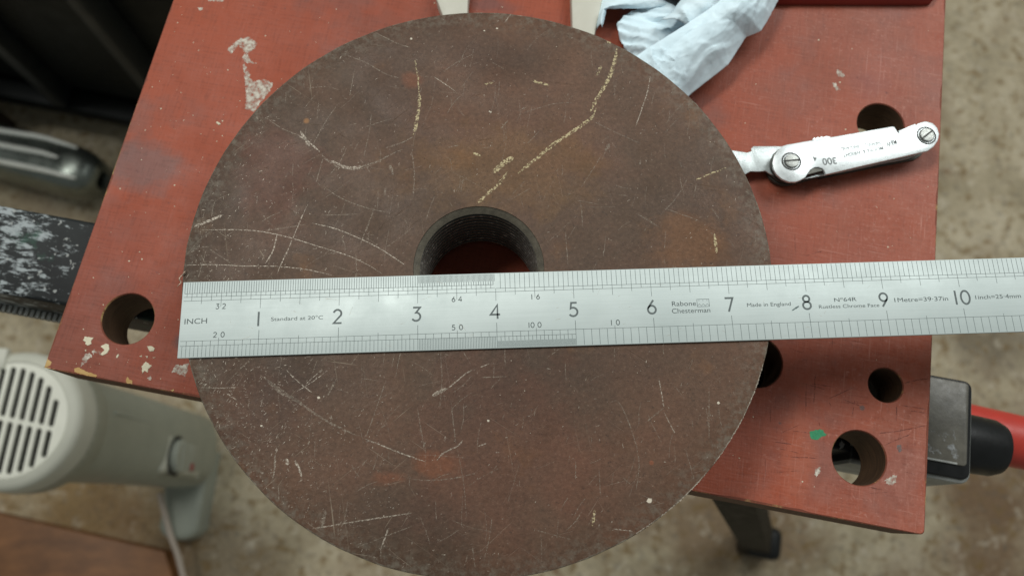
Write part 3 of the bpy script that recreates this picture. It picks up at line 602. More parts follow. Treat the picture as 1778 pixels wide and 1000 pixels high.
# ================================================================== SETTING
mb = MB(); mb.rect(-3000, 3000, -2500, 3500, ZF)
floor = mb.build('floor', M['floor']); floor['kind'] = 'structure'

# ================================================================== STEEL DISC
disc = empty('steel_disc', 'large rusty brown steel disc with scratched face and threaded bore under the ruler', 'steel disc', (0, 0, ZB))
O = (0, 0, ZB); RD = 97.12
mb = MB()
prof = [(21.6, 0.0)] + [(21.6 + (RD - .5 - 21.6) * k / 6, 0.0) for k in range(1, 7)] + [(RD - .12, -.16), (RD, -.5), (RD, -13), (RD - .6, -13.6), (36, -13.6), (34, -15), (33.5, ZB + 1), (32.5, ZB), (21, ZB)]
vs_n = 220
mb.lathe(prof, vs_n)
for i, (x, y, z) in enumerate(mb.v):                    # hammered, slightly uneven rim
    r = math.hypot(x, y)
    if r > 96 and z > -2:
        a = math.atan2(y, x); k = 1 + 0.0016 * (noise.noise(Vector((math.cos(a) * 14, math.sin(a) * 14, 1))) - .2)
        mb.v[i] = (x * k, y * k, z)
mb.build('plate', M['disc'], disc, O, smooth=30)
mb = MB()                                                # chamfer and thread of the bore
z = -1.7; pitch = 2.8
mc = MB()
while z - pitch > -32.5:
    mb.lathe([(19.5, z), (21.3, z - pitch * .25), (21.3, z - pitch * .32), (19.5, z - pitch * .60)], 128)
    mc.lathe([(19.5, z - pitch * .60), (19.42, z - pitch * .66), (19.42, z - pitch * .94), (19.5, z - pitch)], 128); z -= pitch
mb.lathe([(19.5, z), (21, ZB)], 128)
mb.build('bore_thread', M['bore'], disc, O, smooth=25); mc.build('thread_crest', M['crest'], disc, O, smooth=25, kind='stuff')
mb = MB(); mb.lathe([(21.6, -.03), (21.5, -.3), (20.1, -1.2), (19.5, -1.7)], 128); mb.build('bore_chamfer', M['chamfer'], disc, O, smooth=25)
mb = MB()
for w, pts in D['chalk']: ribbon(mb, pts, w, 0.03, rnd, .4, .12)
a0 = -36
mb.build('chalky_scratches', M['chalk'], disc, O, kind='stuff')
mb = MB()
for w, pts in D['pale']: ribbon(mb, pts, w, 0.035, rnd, .5)
for aa, ab in ((-53, -40), (-39, -27), (-26.5, -17), (-58, -54)): ribbon(mb, [(RD * .9972 * math.cos(math.radians(aa + (ab - aa) * k / 8)), RD * .9972 * math.sin(math.radians(aa + (ab - aa) * k / 8))) for k in range(9)], .3, 0.03, rnd, .4, .1)
for k in range(2000):                                     # short knocks, thick towards the left rim
    while True:
        if rnd.random() < .62:
            a = math.radians(rnd.gauss(207, 26)); r = RD * (1 - abs(rnd.gauss(0, .2)))
        else:
            a = rnd.uniform(0, 2 * math.pi); r = RD * math.sqrt(rnd.random())
        x, y = r * math.cos(a), r * math.sin(a)
        if 23 < r < RD - 1.5: break
    t = rnd.choice([rnd.gauss(0.9, .35), rnd.gauss(1.25, .3), rnd.uniform(0, math.pi), rnd.gauss(.1, .2)]); l = rnd.choice([.4, .5, .6, .8, 1.0, 1.5]) * rnd.uniform(.5, 1.1)
    q = Vector((math.cos(t), math.sin(t))) * l / 2; c = Vector((x, y))
    mid = c + Vector((rnd.uniform(-.12, .12), rnd.uniform(-.12, .12))) * l
    ribbon(mb, [c - q, mid, c + q], rnd.choice([.08, .1, .14, .19]), 0.03, rnd, .3, .03)
mb.build('bright_scratches', M['pale'], disc, O, kind='stuff')
mb = MB()
for w, pts in D['faint']: ribbon(mb, pts, w, 0.04, rnd, .5)
for k in range(420):
    a = rnd.uniform(0, 2 * math.pi); r = RD * math.sqrt(rnd.random())
    if not 23 < r < RD - 3: continue
    c = Vector((r * math.cos(a), r * math.sin(a))); t = rnd.choice([rnd.gauss(1.0, .4), rnd.uniform(0, math.pi), rnd.gauss(1.55, .15)]); l = abs(rnd.gauss(0, 7)) + .8
    q = Vector((math.cos(t), math.sin(t))) * l / 2
    if (c + q).length > RD - 1 or (c - q).length > RD - 1 or (c + q).length < 22.5 or (c - q).length < 22.5: continue
    n = Vector((-q.y, q.x)) * rnd.uniform(-.12, .12)
    ribbon(mb, [c - q, c + n, c + q], rnd.choice([.12, .16, .22]), 0.045, rnd, .5)
mb.build('faint_scratches', M['faint'], disc, O, kind='stuff')
mb = MB()
for (x, y), r in D['spots']: mb.flat_poly([rough_outline(circle((x, y), r, 9), 9, r * .25, rnd)], 0.05)
for k in range(70):
    a = rnd.uniform(0, 2 * math.pi); r = RD * .97 * math.sqrt(rnd.random())
    if r < 23: continue
    q = rnd.choice([.07, .09, .12, .16]); mb.flat_poly([rough_outline(circle((r * math.cos(a), r * math.sin(a)), q, 6), 9, q * .3, rnd)], 0.05)
mb.build('pale_flecks', M['fleck'], disc, O, kind='stuff')
mb = MB(); pr = [(RD - .42, .012), (RD - .1, -.16), (RD + .012, -.5), (RD + .012, -.8)]; mb.lathe(pr, vs_n)
for i, (x, y, z) in enumerate(mb.v):
    a = math.atan2(y, x); k = 1 + 0.0016 * (noise.noise(Vector((math.cos(a) * 14, math.sin(a) * 14, 1))) - .2); mb.v[i] = (x * k, y * k, z)
mb.build('rim_edge', M['rim'], disc, O, smooth=50)

# ================================================================== STEEL RULER
rx, ry, ra, RW = D['ruler']
ruler = empty('steel_ruler', 'silver steel ruler with inch graduations laid across the brown disc', 'ruler', (rx, ry, 0.02), ra)
RT = 0.9; ZT = RT + 0.015
mb = MB(); mb.box(0, 306.5, -RW, 0, 0, RT, .18, 2)
mb.build('blade', M['ruler'], ruler, smooth=40)
mb = MB(); mb2 = MB(); IN = 25.4
def tick(u, v0, v1, w=.12, m=None): (m or mb).rect(u - w / 2, u + w / 2, -v1, -v0, ZT)
def hline(u0, u1, v, w=.11): mb.rect(u0, u1, -v - w / 2, -v + w / 2, ZT + .003)
hline(.8, 3.97 * IN, 3.95); hline(.5, 3.99 * IN, 5.15); hline(.6, 4 * IN, 6.42)
hline(4 * IN, 306, 5.25); hline(4 * IN, 306, 6.42)
hline(.6, 306, 19.72); hline(.6, 5 * IN, 21.3)
for k in range(1, 12 * 64):                               # upper edge: 32nds, 64ths, 16ths
    u = k / 64 * IN; inch = k // 64
    if u > 305: break
    big = 9.45 if k % 64 == 0 else 8.6 if k % 32 == 0 else 7.55 if k % 16 == 0 else 0
    if inch < 3 or k == 192:
        if k % 2 == 0: tick(u, .25, 3.95, .14, mb2)
        if k % 4 == 0: tick(u, 3.95, 5.15)
        if k % 8 == 0: tick(u, 5.15, 6.42)
    elif inch < 4:
        tick(u, .3, 2.75, .15, mb2)
        if k % 2 == 0: tick(u, 2.75, 3.95, .16, mb2)
        if k % 4 == 0: tick(u, 3.95, 5.15)
        if k % 8 == 0: tick(u, 5.15, 6.42)
    else:
        if k % 4 == 0 and k > 256: tick(u, .25, 5.25, .13, mb2)
        if k % 8 == 0: tick(u, 5.25, 6.42)
    if big: tick(u, 6.42, big)
for k in range(1, 1200):                                  # lower edge: 20ths, 50ths, 100ths, 10ths
    u = k / 100 * IN
    if u > 305: break
    if k % 100 == 0: tick(u, 16.75, 19.72, .14)
    elif k % 50 == 0: tick(u, 18.85, 19.72)
    if k <= 300:
        if k % 10 == 0: tick(u, 19.72, 21.3)
        if k % 5 == 0: tick(u, 21.3, RW - .25, .12, mb2)
    elif k <= 400:
        if k % 10 == 0: tick(u, 19.72, 21.3)
        if k % 2 == 0: tick(u, 21.3, RW - .2, .13, mb2)
    elif k <= 500:
        if k % 10 == 0: tick(u, 19.72, 21.3)
        if k % 5 == 0: tick(u, 21.3, 22.75)
        tick(u, 22.75, RW - .25, .1, mb2)
    elif k % 10 == 0: tick(u, 19.72, RW - .25, .13, mb2)
mb.build('graduations', M['mark'], ruler, kind='stuff'); mb2.build('edge_graduations', M['markl'], ruler, kind='stuff')
for i in range(1, 12):
    mb = MB(); numeral(mb, str(i), i * IN - (.35 if i < 10 else -.2), -15.45, 4.75, .62, ZT + .004); mb.build('numeral', M['num'], ruler)
for s, u, v, dx in (('32', .5, 9.35, 1.05), ('64', 3.5, 9.35, 1.1), ('16', 4.5, 9.35, 1.0), ('20', .5, 18.75, 1.2), ('50', 3.5, 18.75, 1.2), ('10', 5.5, 18.75, 1.05)):
    mb = MB(); numeral(mb, s[0], u * IN - dx, -v, 1.75, .25, ZT + .004); numeral(mb, s[1], u * IN + dx, -v, 1.75, .25, ZT + .004); mb.build('small_numeral', M['mark'], ruler)
mb = MB(); numeral(mb, '1', 4.5 * IN - 2.3, -18.75, 1.75, .25, ZT + .004); numeral(mb, '0', 4.5 * IN - 1.15, -18.75, 1.75, .25, ZT + .004); numeral(mb, '0', 4.5 * IN + 1.1, -18.75, 1.75, .25, ZT + .004)
mb.build('small_numeral', M['mark'], ruler)
for s, a, b, hh in D['text']:
    mb = MB(); put_text(mb, s, (a[0], -a[1]), (b[0], -b[1]), hh, ZT + .004, 0.0); mb.build('inscription', M['mark'], ruler)
mb = MB(); (u0, v0), (u1, v1) = D['logo'][0], D['logo'][2]
stroke(mb, [(u0, -v0), (u1, -v0), (u1, -v1), (u0, -v1), (u0, -v0)], .13, ZT + .004)
for k in range(3):
    c = u0 + (u1 - u0) * (k + .5) / 3; w = (u1 - u0) / 6
    stroke(mb, [(c - w, -v1 + .25), (c, -v1 + .95), (c + w, -v1 + .25)], .1, ZT + .004); mb.flat_poly([circle((c, -v0 - .42), .14, 8)], ZT + .004)
mb.build('maker_emblem', M['markl'], ruler)
mb = MB(); ribbon(mb, [(a, -b) for a, b in D['smear']], .5, ZT + .006, rnd, .3, .03); mb.build('dark_smear', M['smear'], ruler)
mb = MB()
for k in range(46):
    u = rnd.uniform(2, 250); v = rnd.uniform(1, 24); t = rnd.gauss(0.2, .5); l = rnd.uniform(1, 5) if u < 90 else rnd.uniform(.5, 2.5)
    ribbon(mb, [(u, -v), (u + math.cos(t) * l * .5, max(-24.6, min(-.4, -v + math.sin(t) * l * .5 + .1))), (u + math.cos(t) * l, max(-24.6, min(-.4, -v + math.sin(t) * l)))], .09, ZT + .001, rnd, .5, .02)
mb.build('bright_scratches', M['pale'], ruler, kind='stuff')

mb = MB(); z0 = .55
pts = [Vector((*q, .5)) for q in D['swarf']]
dense = []
for i in range(len(pts) - 1):
    p0 = pts[max(i - 1, 0)]; p1 = pts[i]; p2 = pts[i + 1]; p3 = pts[min(i + 2, len(pts) - 1)]
    for k in range(5):
        t = k / 5; dense.append(0.5 * ((2 * p1) + (p2 - p0) * t + (2 * p0 - 5 * p1 + 4 * p2 - p3) * t * t + (3 * p1 - p0 - 3 * p2 + p3) * t ** 3))
dense.append(pts[-1])
for i, q in enumerate(dense): q.z = .35 + .5 * math.sin(i * .35) ** 2
mb.tube(dense, [.07 + .16 * math.sin(math.pi * (i + 1) / (len(dense) + 1)) for i in range(len(dense))], 8)
o = mb.build('metal_burr', M['swarf'], None, (dense[0].x, dense[0].y, 0), smooth=60)
o['label'] = 'tiny curled metal burr at the left rim of the disc beside the ruler end'; o['category'] = 'burr'

# ================================================================== WORKBENCH
BA = math.radians(D['board_angle'])
bench = empty('workbench', 'folding workbench with worn red painted board top, black beam and crank', 'workbench', (0, 0, ZB), BA)
bd = D['board']; x0, x1, y0 = bd['x0'], bd['x1'], bd['y0']; y1 = 176.0; zt = 0.0; ch = .5
rb = random.Random(3)
def edge(a, b, n, amp):
    out = []
    for k in range(n):
        t = k / n; q = Vector(a).lerp(Vector(b), t); out.append((q, amp))
    return out
raw = []
cor = 1.6
def rc(cx, cy, a0, a1): return [(cx + cor * math.cos(math.radians(a0 + (a1 - a0) * k / 4)), cy + cor * math.sin(math.radians(a0 + (a1 - a0) * k / 4))) for k in range(5)]
corner = [rc(x0 + cor, y0 + cor, 180, 270), rc(x1 - cor, y0 + cor, 270, 360), rc(x1 - cor, y1 - cor, 0, 90), rc(x0 + cor, y1 - cor, 90, 180)]
outl = []
for i in range(4):
    outl += corner[i]
    a = Vector(corner[i][-1]); b = Vector(corner[(i + 1) % 4][0]); n = 90
    outl += [tuple(a.lerp(b, k / n)) for k in range(1, n)]
cx_, cy_ = (x0 + x1) / 2, (y0 + y1) / 2
inner = []
for i, q in enumerate(outl):
    w = ch * (0.55 + 0.9 * abs(noise.noise(Vector((q[0] * .12, q[1] * .12, 3)))) + (.9 if noise.noise(Vector((q[0] * .05, q[1] * .05, 9))) > .25 else 0))
    d = Vector((0, 0))
    if q[0] < x0 + cor: d.x = 1
    if q[0] > x1 - cor: d.x = -1
    if q[1] < y0 + cor: d.y = 1
    if q[1] > y1 - cor: d.y = -1
    inner.append((q[0] + d.x * w, q[1] + d.y * w))
mb = MB(); holes = [circle(c, r, 64) for c, r in D['holes']]
holes_in = [circle(c, r + .35, 64) for c, r in D['holes']]
mb.flat_poly([inner] + holes_in, zt, 0)
n = len(outl); lowz = -TB
vs = [(x, y, zt) for x, y in inner] + [(x, y, zt - .3) for x, y in outl] + [(x, y, lowz) for x, y in outl]
mb.add(vs, [(i, n + i, n + (i + 1) % n, (i + 1) % n) for i in range(n)][::1], 1)
mb.add(vs, [(n + i, 2 * n + i, 2 * n + (i + 1) % n, n + (i + 1) % n) for i in range(n)], 2)
for (c, r), hi, ho in zip(D['holes'], holes_in, holes):
    m = len(ho); vs = [(x, y, zt) for x, y in hi] + [(x, y, zt - .5) for x, y in ho] + [(x, y, lowz) for x, y in ho]
    mb.add(vs, [(i, m + i, m + (i + 1) % m, (i + 1) % m)[::-1] for i in range(m)], 1)
    mb.add(vs, [(m + i, 2 * m + i, 2 * m + (i + 1) % m, m + (i + 1) % m)[::-1] for i in range(m)], 3)
bot = MB(); bot.flat_poly([outl] + holes, lowz); mb.add(bot.v, [f[::-1] for f in bot.f], 2)
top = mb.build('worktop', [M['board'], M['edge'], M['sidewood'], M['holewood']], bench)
for pts in D['solid']:
    mb = MB(); mb.prism(rough_outline(pts, .5, .12, rb), .0, .22, .1, seg=1); mb.build('paint_splash', M['wpaint'], top)
for pts in D['streak']:
    mb = MB(); mb.flat_poly([rough_outline(pts, .45, .38, rb)], .05); mb.build('dragged_paint', M['wstreak'], top)
mb = MB(); mb.flat_poly([rough_outline(D['green'], .4, .2, rb)], .05); o = mb.build('paint_splash', M['gpaint'], top); o['label'] = 'green paint patch'
for pts in D['grey']:
    mb = MB(); mb.flat_poly([rough_outline(pts, .5, .15, rb)], .04); mb.build('grey_stain', M['grey'], top)
for pts in D['chips']:
    pts = [(max(q[0], x0 + .25), max(q[1], y0 + .2)) for q in pts]
    mb = MB(); mb.flat_poly([rough_outline(pts, .5, .12, rb)], .06); mb.build('bare_wood_chip', M['chip'], top)
mb = MB()
for pts in D['gouge']: ribbon(mb, pts, .3, .045, rb, .8, .1)
for k in range(60):
    x = rb.uniform(108, 163); y = rb.uniform(-52, 40); t = rb.choice([0, 0, 1.57, .2, .4]) + rb.gauss(0, .15); l = rb.uniform(2, 12); ok = True
    for s in (0, .25, .5, .75, 1):
        qx, qy = x + math.cos(t) * l * s, y + math.sin(t) * l * s
        if not (x0 + 2 < qx < x1 - 2 and y0 + 2 < qy < y1 - 2) or any(math.hypot(qx - c[0], qy - c[1]) < r + .8 for c, r in D['holes']): ok = False
    if ok: ribbon(mb, [(x, y), (x + math.cos(t) * l, y + math.sin(t) * l)], rb.choice([.1, .16, .25]), .043, rb, .8, .05)
mb.build('gouges', M['gouge'], top, kind='stuff')
mb = MB()
for k in range(330):
    x = rb.uniform(x0 + 2, x1 - 2); y = rb.uniform(y0 + 2, y1 - 5)
    if rb.random() < .5: x = x0 + 3 + abs(rb.gauss(0, 35)); 
    if any(math.hypot(x - c[0], y - c[1]) < r + .8 for c, r in D['holes']): continue
    r = rb.choice([.1, .12, .15, .2, .3]); mb.flat_poly([rough_outline(circle((x, y), r, 7), 9, r * .3, rb)], .05)
mb.build('paint_specks', M['wpaint'], top, kind='stuff')

# black beam under the board, seen at both ends and through the dog holes
B = D['beam']; zb = B['z'] - ZB
rot = Matrix.Rotation(-BA, 2)
def loc2(q): v = rot @ Vector(q); return (v.x, v.y)
bt = [loc2(q) for q in B['top']]; bb = [loc2(q) for q in B['bot']]
by1 = sum(q[1] for q in bt) / len(bt); by0 = sum(q[1] for q in bb) / len(bb); bxe = loc2(B['end'][0])[0]
mb = MB(); mb.box(-330, bxe - 9, by0, by1, zb - 34, zb, 1.6, 3)
beam = mb.build('beam', M['beam'], bench, smooth=40)
mb = MB()
for k in range(64):
    x = -340 + k * 2.6; mb.box(x, x + 1.5, by0 - 3.2, by0 - .05, zb - 33, zb - 28)
mb.box(-340, -175, by0 - 1.6, by0 - .1, zb - 40, zb - 33.3, .3, 1)
mb.build('toothed_rack', M['lip'], bench)
xi = 150.0
def rr_outline(xa, xb, ya, yb, r):
    out = [(xa, ya)] + [(xb - r + r * math.cos(math.radians(a)), ya + r + r * math.sin(math.radians(a))) for a in range(-90, 1, 15)]
    return out + [(xb - r + r * math.cos(math.radians(a)), yb - r + r * math.sin(math.radians(a))) for a in range(0, 91, 15)] + [(xa, yb)]
mb = MB(); mb.prism(rr_outline(xi, bxe - 2.2, by0 + 2.4, by1 - 1.2, 1.6), zb - 30, zb + 1.0, .5)
cap = mb.build('end_cap', M['bracket'], bench, smooth=50)
mb = MB(); mb.prism(rr_outline(xi + .5, bxe - .7, by0 - 2.6, by1 - .3, 3.0), zb - 32, zb + .3, .6); mb.build('cap_seam', M['black'], cap, smooth=50)
mb = MB(); mb.prism(rr_outline(xi + 1, bxe + .7, by0 - 4.0, by1 + .2, 4.2), zb - 33, zb - 1.6, 1.0); mb.build('cap_lip', M['lip'], cap, smooth=50)
mb = MB(); mb.box(xi + 12, bxe - 6, by0 + 2.5, by0 + 3.3, zb + .9, zb + 1.2, .1, 1); mb.build('cap_ridge', M['lip'], cap)
for k, (px, py, w, l, a) in enumerate(((-9, 9, 2.6, 11, 2.1), (-17, 6.5, 2.2, 10, 2.9), (-22, 12, .7, 4, .4), (-15, 13, .6, 4, 2.6), (-8, 14, .5, 5, 1.9))):
    mb = MB(); c = Vector((bxe + px, by0 + py)); q = Vector((math.cos(a), math.sin(a))) * l / 2
    ribbon(mb, [c - q, c + Vector((.4, .3)), c + q], w, zb + 1.05, rb, .6, .5); mb.build('scuff', M['scuff'], cap)
hub = [loc2(q) for q in B['hub']]; hyc = (hub[0][1] + hub[1][1]) / 2; hr = (hub[0][1] - hub[1][1]) / 2; hx = hub[2][0] - 4.5
zh = -78 - ZB
mb = MB(); mb.tube([(bxe - 2, hyc, zh), (hx - 5, hyc, zh), (hx - 1.5, hyc, zh), (hx, hyc, zh)], [hr * 1.05, hr * .98, hr * .86, hr * .6], 40)
mb.build('crank_hub', M['black'], bench, smooth=40)
hd = [loc2(q) for q in B['handle']]; zr = -118 - ZB
hyr = (hd[1][1] + hd[2][1]) / 2; hrr = (hd[1][1] - hd[2][1]) / 2
mb = MB(); mb.tube([(bxe - 10, hyr + 1, zr - hrr), (bxe + 30, hyr, zr - hrr), (bxe + 70, hyr - 1, zr - hrr), (bxe + 110, hyr - 2, zr - hrr), (bxe + 118, hyr - 2, zr - hrr)], [hrr * 1.0, hrr * 1.06, hrr, hrr * .95, hrr * .5], 40)
mb.build('crank_handle', M['redh'], bench, smooth=40)
lg = D['leg']; T = loc2(lg['top']); F = loc2(lg['foot'])
def leg_box(a, b, wa, wb, za, zb_):
    m = MB(); vs = []
    for (c, w, z) in ((a, wa, za), (b, wb, zb_)):
        for sx, sy in ((-1, -1), (1, -1), (1, 1), (-1, 1)): vs.append((c[0] + sx * w, c[1] + sy * w * .85, z))
    m.add(vs, [(0, 1, 5, 4), (1, 2, 6, 5), (2, 3, 7, 6), (3, 0, 4, 7), (0, 3, 2, 1), (4, 5, 6, 7)]); return m
leg = leg_box(T, F, 11, 17, -90 - ZB, -765 - ZB).build('leg', M['legb'], bench)
mb = MB(); mb.box(F[0] - 21, F[0] + 21, F[1] - 20, F[1] + 18, ZF - ZB + .5, -735 - ZB, 9, 4); mb.build('rubber_foot', M['black'], leg, smooth=40)

# ================================================================== THREAD PITCH GAUGE
G = D['gauge']; gz = G['z']
gauge = empty('thread_gauge', 'bright steel screw pitch gauge with two slotted screws and one leaf opened under the disc', 'thread gauge', (*G['s1'], ZB))
OG = (*G['s1'], ZB); s1g = Vector(G['s1']); s2g = Vector(G['s2'])
cov = G['outline'] + G['notch'] + G['tail']
mb = MB(); mb.prism(cov, gz - 1.1, gz, .22); mb.build('cover_plate', M['gauge'], gauge, OG, smooth=40)
mb = MB(); gc_ = (s1g + s2g) / 2
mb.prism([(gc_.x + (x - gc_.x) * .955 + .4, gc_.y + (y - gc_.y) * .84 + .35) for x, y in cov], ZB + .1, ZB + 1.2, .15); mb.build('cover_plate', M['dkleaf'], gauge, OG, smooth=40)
mb = MB(); mb.prism(G['leaf'], -29.6, -29.0, .08); mb.build('opened_leaf', M['leaf'], gauge, OG, smooth=40)
s1 = Vector(G['s1']); s2 = Vector(G['s2'])
ax = (s2 - s1).normalized(); nx = Vector((-ax.y, ax.x))
for k in range(9):                                       # closed leaves stacked between the covers
    z = ZB + 1.35 + k * .88
    if k == 4: continue
    o1, o2 = rb.uniform(-.25, .3), rb.uniform(-.3, .25)
    a = s1 - ax * (6.9 + rb.uniform(0, .7)); L = rb.uniform(44, 50)
    w1 = 6.2 + rb.uniform(-.2, .5)
    pts = []
    for i in range(9):
        t = math.radians(90 + 180 * i / 8); q = s1 + ax * (-.4) + ax * math.cos(t) * (w1 + .4) + nx * math.sin(t) * w1; pts.append(tuple(q))
    pts += [tuple(s1 + ax * L * .9 - nx * (3.4 + o1)), tuple(s1 + ax * L - nx * 2), tuple(s1 + ax * L + nx * 3), tuple(s1 + ax * L * .85 + nx * (3.6 + o2))]
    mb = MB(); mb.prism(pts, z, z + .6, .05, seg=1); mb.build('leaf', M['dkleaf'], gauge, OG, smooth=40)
mb = MB(); mb.prism(G['teeth'], -27.9, -27.3, .04, seg=1); mb.build('toothed_leaf_edge', M['leaf'], gauge, OG)
mb = MB(); mb.prism(G['under'], -27.8, -27.2, .05, seg=1); mb.build('leaf', M['leaf'], gauge, OG)
mb = MB(); mb.prism(G['under2'], -27.6, -27.0, .05, seg=1); mb.build('leaf', M['leaf'], gauge, OG)
for s, an in ((s1, -.12), (s2, .45)):
    mb = MB(); mb.lathe([(0.001, .62), (1.6, .62), (2.55, .5), (2.85, .1), (2.9, -.3), (3.15, -.32), (3.2, -.6), (3.2, -1.0)], 36)
    mb.v = [(x + s.x, y + s.y, z + gz + .3) for x, y, z in mb.v]
    sc = mb.build('screw', M['screw'], gauge, OG, smooth=35)
    mb = MB(); mb.box(-2.75, 2.75, -.33, .33, .45, .66, mat=Matrix.Translation((s.x, s.y, gz + .3)) @ Matrix.Rotation(an + math.atan2(ax.y, ax.x), 4, 'Z')); mb.build('slot', M['slot'], sc, OG)
    mb = MB(); mb.lathe([(3.15, .02), (3.75, .02)], 36, (s.x, s.y)); mb.v = [(x, y, z + gz) for x, y, z in mb.v]; mb.build('shade_ring', M['slot'], sc, OG)  # flat dark ring painted as the shade round the screw head
mb = MB()
for s, a, b in G['txt']:
    hh = {'300': 2.7, '4': 2.0, 'M&W': 2.1}.get(s, 1.42)
    put_text(mb, s, a, b, hh, gz + .03, .02)
mb.build('lettering', M['glet'], gauge, OG)

# ================================================================== PAPER TOWEL
def resample(pts, n):
    P = [Vector(q) for q in pts]; d = [0]
    for i in range(1, len(P)): d.append(d[-1] + (P[i] - P[i - 1]).length)
    out = []
    for k in range(n):
        t = d[-1] * k / (n - 1); i = max(j for j in range(len(P) - 1) if d[j] <= t + 1e-9)
        out.append(P[i].lerp(P[i + 1], (t - d[i]) / max(1e-9, d[i + 1] - d[i])))
    return out
rp = random.Random(21)
def crumple(seed):
    r = random.Random(seed); W = []
    for lam, amp, k in ((34, 1.8, 2), (17, 1.3, 4), (8.5, .55, 5), (4.5, .2, 4)):
        for _ in range(k):
            t = r.uniform(0, math.pi); W.append((math.cos(t) / lam, math.sin(t) / lam, r.random(), amp / k ** .6, lam))
    def f(x, y):
        wx = x + 5 * noise.noise(Vector((x * .06, y * .06, seed))); wy = y + 5 * noise.noise(Vector((x * .06, y * .06, seed + 7)))
        z = 0
        for a, b, ph, am, lam in W:
            s = (wx * a + wy * b + ph) % 1.0; 
            if lam > 20: z += am * (min(s / .72, (1 - s) / .28) * 2 - 1)
            else: z += am * max(0, 1 - abs(s - .5) / .13) * max(0, noise.noise(Vector((x * .9 / lam, y * .9 / lam, seed + ph * 40))) * 2.2 + .25)
        return z + .5 * noise.noise(Vector((x * .25, y * .25, seed)))
    return f
mb = MB()
Zs = [(-14, -25, 1.0), (-29.5, -26, .7), (-30, -27, .6), (-22, -18, 1.3)]
for si, ((La, Ra), (za, zr_, am)) in enumerate(zip(D['towel'], Zs)):
    NU, NV = (80, 120) if si < 2 else (40, 60)
    A = resample(La, NV); Bp = resample(Ra, NV); f = crumple(si * 13 + 5); vs = []
    for j in range(NV):
        for i in range(NU):
            t = i / (NU - 1); q = A[j].lerp(Bp[j], t); bulge = math.sin(math.pi * t) * (5 if si in (0, 3) else 3)
            edge_f = .35 + .65 * min(1, t * 5, (1 - t) * 5)
            z = za + (zr_ - za) * t + bulge + f(q.x, q.y) * am * edge_f * 1.25
            if si == 1: z += .55 * math.sin((q.x * .55 + q.y * 1.25) * 1.15 + 1.5 * noise.noise(Vector((q.x * .1, q.y * .1, 2)))) * max(0, 1 - t * 1.4)
            rag = .35 * noise.noise(Vector((q.x * .8, q.y * .8, si)))
            vs.append((q.x + rag, q.y + rag, max(z, ZB + .3)))
    mb.add(vs, [(j * NU + i, j * NU + i + 1, (j + 1) * NU + i + 1, (j + 1) * NU + i) for j in range(NV - 1) for i in range(NU - 1)])
tw = mb.build('paper_towel', M['paper'], None, (70, 112, ZB), smooth=28)
sm = tw.modifiers.new('thickness', 'SOLIDIFY'); sm.thickness = .00022; sm.offset = -1
tw['label'] = 'crumpled pale blue paper towel on the red board behind the disc'; tw['category'] = 'paper towel'

# ================================================================== THINGS ON THE FAR SIDE OF THE BOARD
for q, lab in zip(D['prong'], ('narrow off-white tapered bar poking out behind the disc, well clear of the paper towel', 'wider off-white tapered bar behind the disc, right beside the blue paper towel')):
    cxp = sum(a for a, b in q) / len(q); cyp = sum(b for a, b in q) / len(q)
    mb = MB(); mb.prism(q, ZB + .1, -28, .8); o = mb.build('tapered_bar', M['cream'], None, (cxp, cyp, ZB), smooth=40); o['label'] = lab; o['category'] = 'plastic bar'; o['group'] = 'off-white tapered bars behind the disc'
q = D['redblock']; mb = MB(); mb.prism(q, ZB + .1, -29.5, 1.5); o = mb.build('red_block', M['redb'], None, (*q[0], ZB), smooth=40); o['label'] = 'dark red block whose edge shows at the far end of the red board'; o['category'] = 'block'
a, b = D['blackrod']; mb = MB(); mb.tube([(a[0] - 6, a[1] + 4, -24), (*a, -24), (*b, -24), (b[0] + 8, b[1] + 3, -24)], 2.6, 14); o = mb.build('black_rod', M['black'], None, (*a, ZB), smooth=40); o['label'] = 'short black rod just showing behind the top of the blue paper towel'; o['category'] = 'rod'

# ================================================================== HEATER
H = D['heater']; hc = H['c']; hz = -400.0
heater = empty('fan_heater', 'pale grey upright fan heater with round white slotted grille standing on the concrete', 'fan heater', (hc[0], hc[1], ZF))
OH = (hc[0], hc[1], ZF)
RP = 46.5; RR = 56.5
mb = MB(); mb.lathe([(RP, hz - 4), (RP, hz - .5), (RP + 1, hz), (RR - 5, hz - 1.5), (RR - 1.5, hz - 4), (RR, hz - 9), (RR + .5, hz - 26), (RR + .8, hz - 30)], 80, hc); mb.build('rim', M['hring'], heater, OH, smooth=40)
an = math.radians(-9.5); e1 = Vector((math.cos(an), math.sin(an))); e2 = Vector((-math.sin(an), math.cos(an)))
loops = [circle(hc, RP - .2, 72)]; sp = 8.2; sw = 2.45
def slot_loop(u, v0, v1, lean=-.13):
    out = []
    for k in range(7): t = math.pi * k / 6; out.append((u + sw * math.cos(t), v1 + sw * math.sin(t)))
    for k in range(7): t = math.pi + math.pi * k / 6; out.append((u + sw * math.cos(t), v0 + sw * math.sin(t)))
    res = []
    for (x, y) in out: q = Vector(hc) + e1 * (x + y * lean) + e2 * y; res.append((q.x, q.y))
    return res
slots = []
for k in range(-6, 7):
    u = k * sp + 1.5; R2 = (RP - 6) ** 2 - u * u
    if R2 <= 60: continue
    vm = math.sqrt(R2)
    if vm > 8: slots.append(slot_loop(u, 3.6, vm - 1)); slots.append(slot_loop(u, -vm + 1, -3.8))
mb = MB(); mb.flat_poly(loops + slots, hz - .8)
for lp in slots:
    m = len(lp); vs = [(x, y, hz - .8) for x, y in lp] + [(x, y, hz - 4) for x, y in lp]; mb.add(vs, [(i, m + i, m + (i + 1) % m, (i + 1) % m)[::-1] for i in range(m)])
mb.build('grille', M['grille'], heater, OH)
